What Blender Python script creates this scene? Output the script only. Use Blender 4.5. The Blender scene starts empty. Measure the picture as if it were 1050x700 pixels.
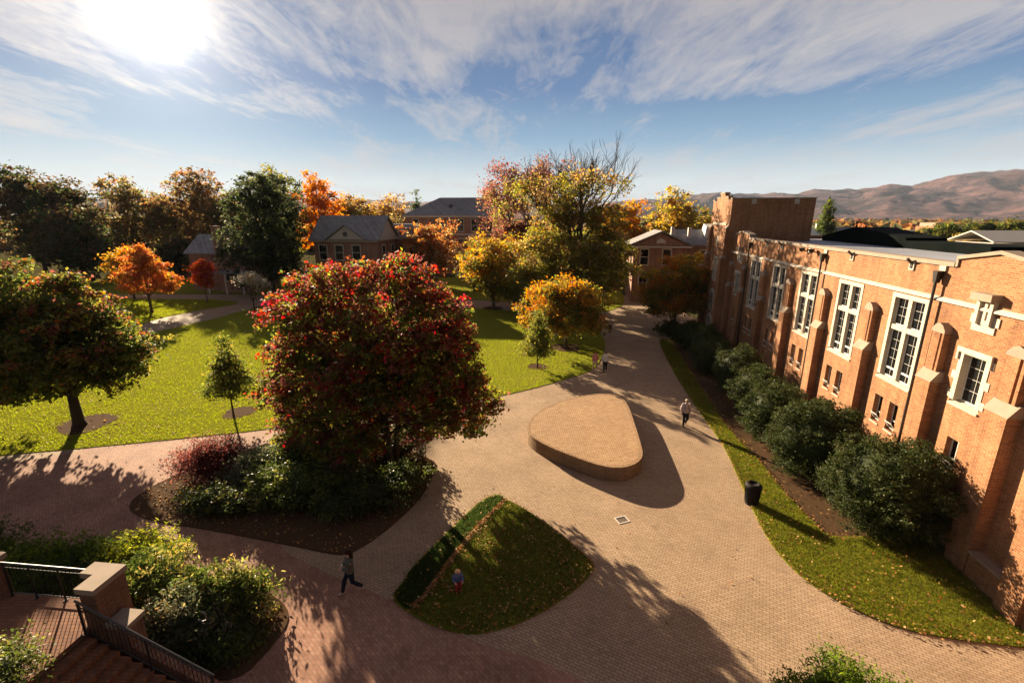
import bpy, math, random
import numpy as np
from mathutils import Vector, Matrix, noise

S = bpy.context.scene
COL = S.collection
PI = math.pi
HAZE_D = 4.5e-5
rad = math.radians
RNG = np.random.default_rng(7)
random.seed(7)
SUN = np.array((-0.538, 0.796, 0.290)); SUN /= np.linalg.norm(SUN)

# ------------------------------------------------------------------ materials
def mat(name):
    m = bpy.data.materials.new(name); m.use_nodes = True
    nt = m.node_tree; nt.nodes.clear()
    out = nt.nodes.new('ShaderNodeOutputMaterial')
    return m, nt, out

def node(nt, typ, **kw):
    n = nt.nodes.new(typ)
    for k, v in kw.items(): setattr(n, k, v)
    return n

def lk(nt, a, b): nt.links.new(a, b)

def math_node(nt, op, a, b=None, clamp=False):
    n = node(nt, 'ShaderNodeMath', operation=op, use_clamp=clamp)
    for i, v in enumerate((a, b)):
        if v is None: continue
        if isinstance(v, (int, float)): n.inputs[i].default_value = v
        else: lk(nt, v, n.inputs[i])
    return n.outputs[0]

def mixc(nt, fac, a, b, typ='MIX'):
    n = node(nt, 'ShaderNodeMix', data_type='RGBA', blend_type=typ)
    for sock, v in ((n.inputs[0], fac), (n.inputs[6], a), (n.inputs[7], b)):
        if isinstance(v, (int, float)): sock.default_value = v
        elif isinstance(v, tuple): sock.default_value = (*v, 1)
        else: lk(nt, v, sock)
    return n.outputs[2]

def ramp(nt, fac, stops):
    n = node(nt, 'ShaderNodeValToRGB')
    els = n.color_ramp.elements
    while len(els) < len(stops): els.new(0.5)
    for e, (p, c) in zip(els, stops):
        e.position = p; e.color = (*c, 1) if isinstance(c, tuple) else (c, c, c, 1)
    lk(nt, fac, n.inputs[0])
    return n.outputs[0]

def noise_tex(nt, vec, scale, detail=4, rough=.55, dist=0.0):
    n = node(nt, 'ShaderNodeTexNoise')
    n.inputs['Scale'].default_value = scale; n.inputs['Detail'].default_value = detail
    n.inputs['Roughness'].default_value = rough; n.inputs['Distortion'].default_value = dist
    if vec is not None: lk(nt, vec, n.inputs['Vector'])
    return n.outputs['Fac']

def principled(nt, out, col, rough=.8, bump=None, bstr=.3, bdist=.02, metal=0, spec=.3):
    p = node(nt, 'ShaderNodeBsdfPrincipled')
    if isinstance(col, tuple): p.inputs['Base Color'].default_value = (*col, 1)
    else: lk(nt, col, p.inputs['Base Color'])
    if isinstance(rough, (int, float)): p.inputs['Roughness'].default_value = rough
    else: lk(nt, rough, p.inputs['Roughness'])
    p.inputs['Metallic'].default_value = metal
    p.inputs['Specular IOR Level'].default_value = spec
    if bump is not None:
        b = node(nt, 'ShaderNodeBump'); b.inputs['Strength'].default_value = bstr
        b.inputs['Distance'].default_value = bdist
        lk(nt, bump, b.inputs['Height']); lk(nt, b.outputs[0], p.inputs['Normal'])
    lk(nt, p.outputs[0], out.inputs[0])
    return p

def objco(nt):
    return node(nt, 'ShaderNodeTexCoord').outputs['Object']

def plain(name, col, rough=.7, metal=0, spec=.3, var=.15, scale=6):
    m, nt, out = mat(name)
    f = noise_tex(nt, objco(nt), scale, 5)
    c = mixc(nt, f, tuple(x*(1-var) for x in col), tuple(min(1, x*(1+var)) for x in col))
    principled(nt, out, c, rough, f, .15, .01, metal, spec)
    return m

def brick_mat(name, c1, c2, mortar, bw=.21, bh=.075, ms=.008, wall=True, stain=.35, bstr=.5, patch=None, rot=0.0, msm=.1):
    m, nt, out = mat(name)
    co = objco(nt)
    if wall:
        sx = node(nt, 'ShaderNodeSeparateXYZ'); lk(nt, co, sx.inputs[0])
        cx = node(nt, 'ShaderNodeCombineXYZ')
        lk(nt, math_node(nt, 'ADD', sx.outputs[0], sx.outputs[1]), cx.inputs[0]); lk(nt, sx.outputs[2], cx.inputs[1])
        v = cx.outputs[0]
    else:
        mp = node(nt, 'ShaderNodeMapping'); mp.inputs['Rotation'].default_value = (0, 0, rot)
        lk(nt, co, mp.inputs[0]); v = mp.outputs[0]
    b = node(nt, 'ShaderNodeTexBrick', offset=.5)
    lk(nt, v, b.inputs['Vector'])
    b.inputs['Color1'].default_value = (*c1, 1); b.inputs['Color2'].default_value = (*c2, 1)
    b.inputs['Mortar'].default_value = (*mortar, 1)
    b.inputs['Scale'].default_value = 1; b.inputs['Mortar Size'].default_value = ms; b.inputs['Mortar Smooth'].default_value = msm
    b.inputs['Brick Width'].default_value = bw; b.inputs['Row Height'].default_value = bh
    n1 = noise_tex(nt, co, .55, 6, .6); n2 = noise_tex(nt, co, 9, 4, .6)
    k = ramp(nt, n1, [(.3, 1-stain), (.65, 1.0)])
    c = mixc(nt, 1.0, b.outputs['Color'], k, 'MULTIPLY')
    k2 = ramp(nt, n2, [(.25, .78), (.75, 1.12)])
    c = mixc(nt, 1.0, c, k2, 'MULTIPLY')
    if wall:
        mp2 = node(nt, 'ShaderNodeMapping'); mp2.inputs['Scale'].default_value = (2.6, .16, 1); lk(nt, v, mp2.inputs[0])
        n4 = noise_tex(nt, mp2.outputs[0], 1.0, 5, .6)
        c = mixc(nt, 1.0, c, ramp(nt, n4, [(.36, .74), (.56, 1.0)]), 'MULTIPLY')
    else:
        n4 = noise_tex(nt, co, 1.7, 5, .65, .6)
        c = mixc(nt, 1.0, c, ramp(nt, n4, [(.30, .80), (.44, 1.0), (.62, 1.0), (.75, 1.07)]), 'MULTIPLY')
    if patch:
        n3 = noise_tex(nt, co, .18, 3, .5)
        c = mixc(nt, ramp(nt, n3, [(.42, 0.0), (.62, .6)]), c, mixc(nt, 1.0, c, patch, 'MULTIPLY'))
    inv = math_node(nt, 'SUBTRACT', math_node(nt, 'MULTIPLY', n2, .5), b.outputs['Fac'])
    principled(nt, out, c, .85, inv, bstr, .006, spec=.15)
    return m

def leaf_mat(name, trans=.5, rough=.6, spec=.12, tv=1.9):
    m, nt, out = mat(name)
    at = node(nt, 'ShaderNodeAttribute', attribute_name='leafcol')
    d = node(nt, 'ShaderNodeBsdfPrincipled')
    lk(nt, at.outputs['Color'], d.inputs['Base Color'])
    d.inputs['Roughness'].default_value = rough; d.inputs['Specular IOR Level'].default_value = spec
    t = node(nt, 'ShaderNodeBsdfTranslucent')
    hs = node(nt, 'ShaderNodeHueSaturation'); hs.inputs['Saturation'].default_value = 1.12; hs.inputs['Value'].default_value = tv
    lk(nt, at.outputs['Color'], hs.inputs['Color']); lk(nt, hs.outputs[0], t.inputs['Color'])
    mx = node(nt, 'ShaderNodeMixShader'); mx.inputs[0].default_value = trans
    lk(nt, d.outputs[0], mx.inputs[1]); lk(nt, t.outputs[0], mx.inputs[2]); lk(nt, mx.outputs[0], out.inputs[0])
    return m

M = {}
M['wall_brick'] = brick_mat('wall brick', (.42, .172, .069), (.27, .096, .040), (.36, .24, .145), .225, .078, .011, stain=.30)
M['dark_brick'] = brick_mat('house brick', (.40, .185, .12), (.30, .135, .09), (.38, .30, .24), .23, .08, .01, stain=.3)
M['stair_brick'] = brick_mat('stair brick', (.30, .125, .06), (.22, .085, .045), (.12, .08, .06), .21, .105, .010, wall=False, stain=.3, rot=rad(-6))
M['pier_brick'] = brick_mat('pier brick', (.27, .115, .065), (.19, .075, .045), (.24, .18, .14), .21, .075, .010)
M['paver'] = brick_mat('tan paver', (.43, .31, .205), (.36, .25, .16), (.21, .14, .09), .21, .105, .011, wall=False, stain=.2, bstr=.35, patch=(.86, .84, .84), rot=rad(28), msm=.3)
M['paver_red'] = brick_mat('red paver', (.43, .24, .165), (.33, .165, .11), (.27, .16, .115), .21, .105, .012, wall=False, stain=.3, bstr=.35, patch=(.85, .80, .80), rot=rad(45), msm=.3)
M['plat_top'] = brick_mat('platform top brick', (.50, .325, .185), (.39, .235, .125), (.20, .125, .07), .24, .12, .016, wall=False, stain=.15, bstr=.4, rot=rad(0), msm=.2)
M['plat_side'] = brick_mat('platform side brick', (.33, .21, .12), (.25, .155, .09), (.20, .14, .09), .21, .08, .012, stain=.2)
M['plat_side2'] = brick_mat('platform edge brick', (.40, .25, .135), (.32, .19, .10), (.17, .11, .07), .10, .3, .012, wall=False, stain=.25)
M['stone'] = plain('limestone', (.45, .385, .305), .85, var=.34, scale=2.6)
M['stone_dark'] = plain('weathered coping stone', (.265, .20, .15), .85, var=.25, scale=3)
M['white'] = plain('white painted metal', (.60, .57, .52), .5, var=.06)
M['black'] = plain('black painted metal', (.014, .011, .010), .4, spec=.5, var=.2)
M['bin'] = plain('dark bronze plastic', (.010, .008, .007), .7, spec=.12, var=.2)
M['slate'] = brick_mat('slate roof', (.36, .345, .35), (.29, .28, .285), (.17, .165, .17), .35, .22, .012, stain=.25)
M['roof_flat'] = plain('grey membrane roof', (.30, .31, .35), .7, var=.12, scale=.8)
M['roof_dark'] = plain('dark green roof metal', (.003, .005, .0045), .95, spec=.04, var=.3, scale=1.5)
M['white_roof'] = plain('white metal roof', (.62, .60, .57), .6, var=.1, scale=.5)
M['cream'] = plain('cream painted trim', (.52, .47, .41), .7, var=.08)
M['plaster'] = plain('pale weatherboard', (.46, .41, .36), .8, var=.1)
M['mulch'] = plain('bark mulch', (.075, .044, .024), 1.0, spec=.02, var=.6, scale=14)
M['rail_light'] = plain('worn steel handrail', (.09, .085, .085), .35, metal=.6, var=.2)

def glass_mat():
    m, nt, out = mat('window glass')
    p = principled(nt, out, (.008, .009, .011), .12, spec=.35)
    return m
M['glass'] = glass_mat()

def bark(name, c):
    m, nt, out = mat(name)
    co = objco(nt); mp = node(nt, 'ShaderNodeMapping'); mp.inputs['Scale'].default_value = (6, 6, 1.2)
    lk(nt, co, mp.inputs[0]); f = noise_tex(nt, mp.outputs[0], 4, 6, .65)
    principled(nt, out, mixc(nt, f, tuple(x*.55 for x in c), tuple(x*1.4 for x in c)), .9, f, .8, .03, spec=.1)
    return m
M['bark'] = bark('grey brown bark', (.10, .075, .055))
M['bark_dark'] = bark('dark bark', (.055, .04, .03))
M['leaf'] = leaf_mat('tree leaves', .56, tv=2.05)
M['shrub_leaf'] = leaf_mat('glossy shrub leaves', .35, .5, .16)
M['grass'] = leaf_mat('grass blades', .5, .8, .02)
M['litter'] = leaf_mat('fallen leaf', .25, .7, .1)

def lawn_mat(name, a, b, dry):
    m, nt, out = mat(name)
    co = objco(nt)
    n1 = noise_tex(nt, co, .22, 5, .6); n2 = noise_tex(nt, co, 5, 6, .7); n3 = noise_tex(nt, co, 45, 3, .7)
    c = mixc(nt, ramp(nt, n2, [(.3, 0.0), (.7, 1.0)]), a, b)
    c = mixc(nt, ramp(nt, n1, [(.5, 0.0), (.72, .45)]), c, dry)
    c = mixc(nt, 1.0, c, ramp(nt, n3, [(.3, .6), (.7, 1.2)]), 'MULTIPLY')
    principled(nt, out, c, 1.0, math_node(nt, 'ADD', n3, math_node(nt, 'MULTIPLY', n2, .6)), 1.0, .08, spec=.0)
    return m
M['lawn'] = lawn_mat('mown lawn', (.20, .22, .024), (.25, .25, .035), (.29, .245, .06))
M['ground'] = lawn_mat('far ground', (.07, .068, .03), (.10, .088, .04), (.13, .095, .055))

def hill_mat():
    m, nt, out = mat('autumn forest hills')
    co = objco(nt)
    n1 = noise_tex(nt, co, .0035, 6, .62); n2 = noise_tex(nt, co, .011, 8, .8); n3 = noise_tex(nt, co, .0012, 3, .5)
    c = mixc(nt, ramp(nt, n2, [(.42, 0.0), (.58, 1.0)]), (.055, .042, .055), (.25, .135, .125))
    c = mixc(nt, ramp(nt, n1, [(.45, 0.0), (.66, .8)]), c, (.04, .035, .032))
    c = mixc(nt, ramp(nt, n3, [(.45, 0.0), (.65, .5)]), c, (.17, .075, .05))
    principled(nt, out, c, .95, n2, 1.0, 60, spec=.05)
    return m
M['hill'] = hill_mat()

def cloth(name, c, c2=None, sc=22):
    m, nt, out = mat(name)
    co = objco(nt)
    if c2:
        w = node(nt, 'ShaderNodeTexChecker'); w.inputs['Scale'].default_value = sc; lk(nt, co, w.inputs[0])
        w.inputs[1].default_value = (*c, 1); w.inputs[2].default_value = (*c2, 1); colr = w.outputs[0]
        f = noise_tex(nt, co, 30, 4)
    else:
        f = noise_tex(nt, co, 30, 4); colr = mixc(nt, f, tuple(x*.8 for x in c), tuple(x*1.2 for x in c))
    principled(nt, out, colr, .9, f, .3, .01, spec=.1)
    return m
M['skin'] = plain('skin', (.46, .28, .20), .55, var=.06)
M['eye'] = plain('dark eye', (.02, .015, .012), .3)

# ------------------------------------------------------------------ mesh helpers
class MB:
    def __init__(s): s.v, s.f, s.m = [], [], []
    def add(s, vs, fs, mi=0):
        o = len(s.v); s.v += [tuple(map(float, p)) for p in vs]
        s.f += [tuple(i+o for i in f) for f in fs]; s.m += [mi]*len(fs)
        return s
    def box(s, a, b, mi=0):
        (x0, y0, z0), (x1, y1, z1) = a, b
        vs = [(x0, y0, z0), (x1, y0, z0), (x1, y1, z0), (x0, y1, z0), (x0, y0, z1), (x1, y0, z1), (x1, y1, z1), (x0, y1, z1)]
        return s.add(vs, [(3, 2, 1, 0), (4, 5, 6, 7), (0, 1, 5, 4), (1, 2, 6, 5), (2, 3, 7, 6), (3, 0, 4, 7)], mi)
    def hexa(s, bot, top, mi=0):
        return s.add(list(bot)+list(top), [(3, 2, 1, 0), (4, 5, 6, 7), (0, 1, 5, 4), (1, 2, 6, 5), (2, 3, 7, 6), (3, 0, 4, 7)], mi)
    def prism(s, pts, z0, z1, mi=0, sides=True, top=True, bottom=True):
        n = len(pts)
        vs = [(x, y, z0) for x, y in pts]+[(x, y, z1) for x, y in pts]
        fs = []
        if top: fs.append(tuple(range(n, 2*n)))
        if bottom: fs.append(tuple(reversed(range(n))))
        if sides: fs += [(i, (i+1) % n, n+(i+1) % n, n+i) for i in range(n)]
        return s.add(vs, fs, mi)
    def extrude_y(s, prof, y0, y1, mi=0):       # profile in (x,z), extruded along y
        n = len(prof)
        vs = [(x, y0, z) for x, z in prof]+[(x, y1, z) for x, z in prof]
        return s.add(vs, [tuple(range(n)), tuple(reversed(range(n, 2*n)))]+[(i, n+i, n+(i+1) % n, (i+1) % n) for i in range(n)], mi)
    def tube(s, pts, rs, seg=8, mi=0, cap=True):
        pts = [Vector(p) for p in pts]
        if isinstance(rs, (int, float)): rs = [rs]*len(pts)
        vs, fs = [], []
        for i, p in enumerate(pts):
            t = (pts[min(i+1, len(pts)-1)]-pts[max(i-1, 0)])
            t = t.normalized() if t.length > 1e-9 else Vector((0, 0, 1))
            u = t.cross(Vector((0, 0, 1)) if abs(t.z) < .9 else Vector((1, 0, 0))).normalized(); w = t.cross(u)
            for k in range(seg):
                a = 2*PI*k/seg; vs.append(p+(u*math.cos(a)+w*math.sin(a))*rs[i])
        for i in range(len(pts)-1):
            for k in range(seg):
                a, b = i*seg+k, i*seg+(k+1) % seg
                fs.append((a, a+seg, b+seg, b))
        if cap:
            fs.append(tuple(range(seg))); o = (len(pts)-1)*seg; fs.append(tuple(reversed(range(o, o+seg))))
        return s.add(vs, fs, mi)
    def lathe(s, prof, c=(0, 0, 0), seg=24, mi=0):
        vs, fs = [], []
        for r, z in prof:
            for k in range(seg):
                a = 2*PI*k/seg; vs.append((c[0]+r*math.cos(a), c[1]+r*math.sin(a), c[2]+z))
        for i in range(len(prof)-1):
            for k in range(seg):
                a, b = i*seg+k, i*seg+(k+1) % seg; fs.append((a, b, b+seg, a+seg))
        fs.append(tuple(reversed(range(seg)))); o = (len(prof)-1)*seg; fs.append(tuple(range(o, o+seg)))
        return s.add(vs, fs, mi)
    def ellip(s, c, r, seg=12, rings=8, mi=0):
        vs, fs = [(c[0], c[1], c[2]-r[2])], []
        for i in range(1, rings):
            t = PI*i/rings
            for k in range(seg):
                a = 2*PI*k/seg; vs.append((c[0]+r[0]*math.sin(t)*math.cos(a), c[1]+r[1]*math.sin(t)*math.sin(a), c[2]-r[2]*math.cos(t)))
        vs.append((c[0], c[1], c[2]+r[2])); n = len(vs)
        for k in range(seg):
            fs.append((0, 1+(k+1) % seg, 1+k)); o = 1+(rings-2)*seg; fs.append((n-1, o+k, o+(k+1) % seg))
        for i in range(rings-2):
            for k in range(seg):
                a, b = 1+i*seg+k, 1+i*seg+(k+1) % seg; fs.append((a, b, b+seg, a+seg))
        return s.add(vs, fs, mi)
    def build(s, name, mats, parent=None, loc=None, smooth=False, rot=None):
        me = bpy.data.meshes.new(name); me.from_pydata(s.v, [], s.f)
        for m in (mats if isinstance(mats, (list, tuple)) else [mats]): me.materials.append(m)
        me.polygons.foreach_set('material_index', s.m)
        if smooth: me.polygons.foreach_set('use_smooth', [True]*len(s.f))
        me.update()
        return link(name, me, parent, loc, rot)

def link(name, data, parent=None, loc=None, rot=None):
    o = bpy.data.objects.new(name, data); COL.objects.link(o)
    if parent: o.parent = parent
    if loc is not None: o.location = loc
    if rot is not None: o.rotation_euler = (0, 0, rot)
    return o

def thing(name, label, cat, loc=(0, 0, 0), rz=0, group=None):
    o = link(name, None, None, loc, rz)
    return tag(o, label, cat, group)

def tag(o, label, cat, group=None):
    o['label'] = label; o['category'] = cat
    if group: o['group'] = group
    return o

def struct(o, kind='structure'):
    o['kind'] = kind; return o

def smooth_poly(pts, k=6):
    P = [np.array(p, float) for p in pts]; n = len(P); out = []
    for i in range(n):
        p0, p1, p2, p3 = P[i-1], P[i], P[(i+1) % n], P[(i+2) % n]
        for j in range(k):
            t = j/k
            out.append(tuple(.5*((2*p1)+(-p0+p2)*t+(2*p0-5*p1+4*p2-p3)*t*t+(-p0+3*p1-3*p2+p3)*t**3)))
    return out

def tri_sheet(name, pts, z, m, kind='structure', skirt=.0):
    """flat sheet (or low slab if skirt>0) over an outline"""
    from mathutils.geometry import tessellate_polygon
    tris = tessellate_polygon([[Vector((x, y, 0)) for x, y in pts]])
    vs = [(x, y, z) for x, y in pts]
    fs = []
    for t in tris:
        a, b, c = (Vector(vs[i]) for i in t)
        fs.append(t if (b-a).cross(c-a).z > 0 else tuple(reversed(t)))
    if skirt:
        n = len(pts); vs += [(x, y, z-skirt) for x, y in pts]
        fs += [(i, n+i, n+(i+1) % n, (i+1) % n) for i in range(n)]
    b = MB(); b.add(vs, fs)
    o = b.build(name, m)
    if kind: struct(o, kind)
    return o

def inside(pts, X, Y):
    r = np.zeros(len(X), bool); n = len(pts)
    for i in range(n):
        x0, y0 = pts[i]; x1, y1 = pts[(i+1) % n]
        if y0 == y1: continue
        c = ((y0 > Y) != (y1 > Y)) & (X < (x1-x0)*(Y-y0)/(y1-y0)+x0)
        r ^= c
    return r

def sample_poly(pts, n, rng=RNG):
    a = np.array(pts); lo, hi = a.min(0), a.max(0); out = np.zeros((0, 2))
    while len(out) < n:
        p = rng.uniform(lo, hi, (n*2, 2)); out = np.vstack([out, p[inside(pts, p[:, 0], p[:, 1])]])
    return out[:n]

def mesh_np(name, V, nper, cols, m, extra=None):
    """V (n,nper,3) faces of nper verts, cols (n,3); extra = (verts, quads, col) solid faces appended"""
    n = len(V); verts = V.reshape(-1, 3); loops = np.arange(n*nper, dtype=np.int32)
    starts = np.arange(n, dtype=np.int32)*nper
    c = np.repeat(cols, nper, 0)
    if extra:
        ev, ef, ec = extra
        o = len(verts); verts = np.vstack([verts, ev]); c = np.vstack([c, ec])
        starts = np.concatenate([starts, len(loops)+np.arange(len(ef), dtype=np.int32)*4])
        loops = np.concatenate([loops, (np.array(ef, dtype=np.int32)+o).ravel()])
    me = bpy.data.meshes.new(name)
    me.vertices.add(len(verts)); me.vertices.foreach_set('co', verts.astype(np.float32).ravel())
    me.loops.add(len(loops)); me.loops.foreach_set('vertex_index', loops.astype(np.int32))
    me.polygons.add(len(starts)); me.polygons.foreach_set('loop_start', starts.astype(np.int32))
    at = me.color_attributes.new('leafcol', 'FLOAT_COLOR', 'POINT')
    at.data.foreach_set('color', np.hstack([c, np.ones((len(c), 1))]).astype(np.float32).ravel())
    me.materials.append(m); me.update(calc_edges=True); me.validate()
    return me

# ------------------------------------------------------------------ foliage
def unit(a): return a/np.maximum(np.linalg.norm(a, axis=-1, keepdims=True), 1e-9)

def leaf_quads(C, N, size, aspect, rng):
    n = len(C)
    r = unit(rng.normal(size=(n, 3)))
    u = unit(np.cross(N, r)); v = np.cross(N, u)
    a = (size*.5)[:, None]; b = (size*.5*aspect)[:, None]
    fold = N*(b*.35)
    return np.stack([C-u*a, C-v*b+fold, C+u*a, C+v*b+fold], 1)

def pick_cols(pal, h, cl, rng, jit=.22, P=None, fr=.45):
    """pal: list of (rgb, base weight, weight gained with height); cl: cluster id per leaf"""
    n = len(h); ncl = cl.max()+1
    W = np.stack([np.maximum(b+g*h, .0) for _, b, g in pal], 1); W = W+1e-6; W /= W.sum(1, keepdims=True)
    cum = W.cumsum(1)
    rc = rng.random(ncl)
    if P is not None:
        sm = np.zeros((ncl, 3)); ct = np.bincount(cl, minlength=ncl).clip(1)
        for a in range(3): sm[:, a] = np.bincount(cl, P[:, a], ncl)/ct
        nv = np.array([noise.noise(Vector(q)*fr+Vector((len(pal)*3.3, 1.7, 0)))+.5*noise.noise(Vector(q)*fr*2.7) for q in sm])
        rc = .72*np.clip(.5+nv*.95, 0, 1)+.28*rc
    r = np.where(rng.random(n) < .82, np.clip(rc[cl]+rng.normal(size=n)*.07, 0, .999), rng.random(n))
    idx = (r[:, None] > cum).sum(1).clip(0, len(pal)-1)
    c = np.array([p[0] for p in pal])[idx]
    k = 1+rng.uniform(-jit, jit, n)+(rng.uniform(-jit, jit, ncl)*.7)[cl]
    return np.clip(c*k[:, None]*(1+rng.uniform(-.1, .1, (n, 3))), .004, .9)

def crown_mesh(name, lobes, n, size, pal, rng, per=38, spread=.33, aspect=.62, m=None, shell=(.68, 1.05), up=.35, core=None, upright=0.0, jit=.22, lumps=0, lump=((.60, .95), (.34, .56))):
    L0 = L = np.array(lobes, float)
    if lumps:
        sub = []
        for l in L:
            ph = rng.uniform(0, 6.28)
            for q_ in range(lumps):
                zz = 1-2*(q_+.5)/lumps; rr_ = math.sqrt(max(0, 1-zz*zz)); aa = q_*2.39996+ph
                d = unit(np.array((rr_*math.cos(aa), rr_*math.sin(aa), zz))+rng.normal(size=3)*.22)
                f = rng.uniform(*lump[0]); q = rng.uniform(*lump[1])
                sub.append((*(l[:3]+d*l[3:6]*f), *(l[3:6]*q*np.array((1.1, 1.1, .85)))))
        L = np.array(sub)
    area = (L[:, 3]*L[:, 4]*L[:, 5])**(2/3); area /= area.sum()
    k = max(6, n//per)
    li = rng.choice(len(L), k, p=area)
    D = unit(rng.normal(size=(k, 3)))
    # bumpy lobes: radius modulated by noise of direction
    mod = np.array([noise.noise(Vector(d)*2.3+Vector((l*7.1, 0, 0))) for d, l in zip(D, li)])
    R = rng.uniform(shell[0], shell[1], k)*(1+.28*mod)
    inner = rng.random(k) < .16; R[inner] *= rng.uniform(.3, .9, inner.sum())
    CC = L[li, :3]+D*L[li, 3:6]*R[:, None]
    ok = CC[:, 2] > .15
    CC, D = CC[ok], D[ok]; k = len(CC)
    cl = rng.integers(0, k, n)
    sp = spread*(.6+.9*rng.random(k))[cl]
    P = CC[cl]+rng.normal(size=(n, 3))*sp[:, None]*np.array((1, 1, .6))
    P[:, 2] = np.maximum(P[:, 2], .06)
    N = unit(D[cl]*.45+np.array((0, 0, up))+rng.normal(size=(n, 3))*.75)
    if upright: N = unit(N*np.array((1, 1, 1-upright)))
    zlo, zhi = P[:, 2].min(), P[:, 2].max()
    h = (P[:, 2]-zlo)/max(zhi-zlo, .01)
    cen = (L[:, :3]*area[:, None]).sum(0)
    out = np.linalg.norm((P-cen)/(np.ptp(P, axis=0)*.5+.01), axis=1)
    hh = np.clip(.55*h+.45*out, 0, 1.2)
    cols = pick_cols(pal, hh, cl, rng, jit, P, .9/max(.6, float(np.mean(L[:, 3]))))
    sz = size*rng.uniform(.6, 1.35, n)
    V = leaf_quads(P, N, sz, aspect, rng)
    extra = None
    if core:  # solid ellipsoid hidden inside each lobe, added to block light through the leaves
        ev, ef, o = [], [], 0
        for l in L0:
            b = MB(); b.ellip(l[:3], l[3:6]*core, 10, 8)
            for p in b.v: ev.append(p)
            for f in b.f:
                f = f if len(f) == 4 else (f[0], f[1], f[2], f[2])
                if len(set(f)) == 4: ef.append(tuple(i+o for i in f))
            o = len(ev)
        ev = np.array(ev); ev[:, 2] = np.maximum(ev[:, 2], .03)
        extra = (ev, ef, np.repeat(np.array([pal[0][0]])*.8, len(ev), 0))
    return mesh_np(name, V, 4, cols, m or M['leaf'], extra)

def limbs(mb, base, ht, r, lobes, rng, n_sub=2, lean=(0, 0), stems=1):
    """tapered trunk(s) and limbs that reach into the lobes"""
    for s in range(stems):
        a = 2*PI*s/max(stems, 1)+.6
        off = Vector((math.cos(a), math.sin(a), 0))*(r*.9 if stems > 1 else 0)
        top = Vector((lean[0], lean[1], ht))+off*2.5
        pts = [Vector(off)+Vector((0, 0, -.1)), off+Vector((lean[0]*.2, lean[1]*.2, ht*.12)), off*1.4+Vector((lean[0]*.5, lean[1]*.5, ht*.5)), top]
        rr = r/math.sqrt(stems)
        mb.tube(pts, [rr*1.5, rr*1.05, rr*.9, rr*.72], 9)
        for i, l in enumerate(lobes):
            if stems > 1 and i % stems != s: continue
            c = Vector(l[:3]); st = top.lerp(pts[2], rng.uniform(0, .5)) if c.z > ht else pts[2].lerp(top, rng.uniform(.2, .9))
            mid = st.lerp(c, .5)+Vector((rng.uniform(-.2, .2), rng.uniform(-.2, .2), (c-st).length*.08))
            lr = rr*.45
            mb.tube([st, mid, c, c+(c-mid).normalized()*l[5]*.45], [lr, lr*.7, lr*.42, lr*.1], 6)
            for _ in range(n_sub):
                d = Vector(unit(rng.normal(size=3))); d.z = abs(d.z)*.6
                e = c+Vector((d.x*l[3], d.y*l[4], d.z*l[5]))*.75
                q = mid.lerp(c, rng.uniform(.3, 1))
                mb.tube([q, q.lerp(e, .5)+Vector((0, 0, .1)), e], [lr*.35, lr*.22, lr*.06], 5)

def auto_lobes(w, z0, z1, k, rng, shape='round'):
    out = []; H = z1-z0
    if shape == 'cone':
        for i in range(k):
            t = i/(k-1); rr = w*.5*(1-t*.88)
            out.append((rng.uniform(-.1, .1)*w*(1-t), rng.uniform(-.1, .1)*w*(1-t), z0+H*(.08+.88*t), rr, rr, H/k*.95))
        return out
    for i in range(k):
        t = (i+.5)/k; z = z0+H*(.14+.68*t)
        env = math.sin(PI*(.18+.68*t))**.7 if shape == 'round' else (1-.75*t)
        a = i*2.4+rng.uniform(-.5, .5); off = w*.30*env*rng.uniform(.6, 1.1)
        rr = w*.25*rng.uniform(.8, 1.2)*(.6+.5*env)
        out.append((off*math.cos(a), off*math.sin(a), z, rr, rr, rr*rng.uniform(.75, 1.0)*min(1.0, H/w+.25)))
    out.append((0, 0, z0+H*.5, w*.3, w*.3, H*.36))
    return out

def tree(name, label, loc, pal, n, size, lobes=None, w=None, z0=None, z1=None, k=9, shape='round', trunk=.2, th=None, group=None, cat='tree', bark='bark', seed=1, per=38, spread=.33, stems=1, core=None, sub=2, lean=(0, 0), shell=(.75, 1.06), aspect=.62, jit=.22, lumps=9):
    rng = np.random.default_rng(seed)
    t = thing(name, label, cat, (loc[0], loc[1], loc[2] if len(loc) > 2 else 0), 0, group)
    if lobes is None: lobes = auto_lobes(w, z0, z1, k, rng, shape)
    mb = MB(); zmin = min(l[2]-l[5]*.5 for l in lobes)
    limbs(mb, None, th or max(.6, zmin+.3), trunk, lobes, rng, sub, lean, stems)
    mb.build('trunk', M[bark], t, smooth=True)
    link('crown', crown_mesh('crown', lobes, n, size, pal, rng, per, spread, aspect, core=core, shell=shell, jit=jit, lumps=lumps), t)
    return t

def shrub(name, label, loc, lobes, pal, n, size, seed=1, core=.72, aspect=.5, group=None, per=26, spread=.16, m='shrub_leaf', shell=(.85, 1.06), upright=0.0, cat='shrub', stems=5, jit=.22, lumps=14, lump=((.60, .95), (.34, .56))):
    rng = np.random.default_rng(seed)
    t = thing(name, label, cat, loc if len(loc) > 2 else (*loc, 0), 0, group)
    mb = MB()
    for i in range(stems):
        l = lobes[i % len(lobes)]; a = rng.uniform(0, 2*PI)
        mb.tube([(l[0]*.3+.1*math.cos(a), l[1]*.3+.1*math.sin(a), -.05), (l[0]*.7, l[1]*.7, l[2]*.5), l[:3]], [.05, .04, .02], 6)
    mb.build('stem', M['bark_dark'], t)
    link('foliage', crown_mesh('foliage', lobes, n, size, pal, rng, per, spread, aspect, M[m], shell, core=core, upright=upright, jit=jit, lumps=lumps, lump=lump), t)
    return t

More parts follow.
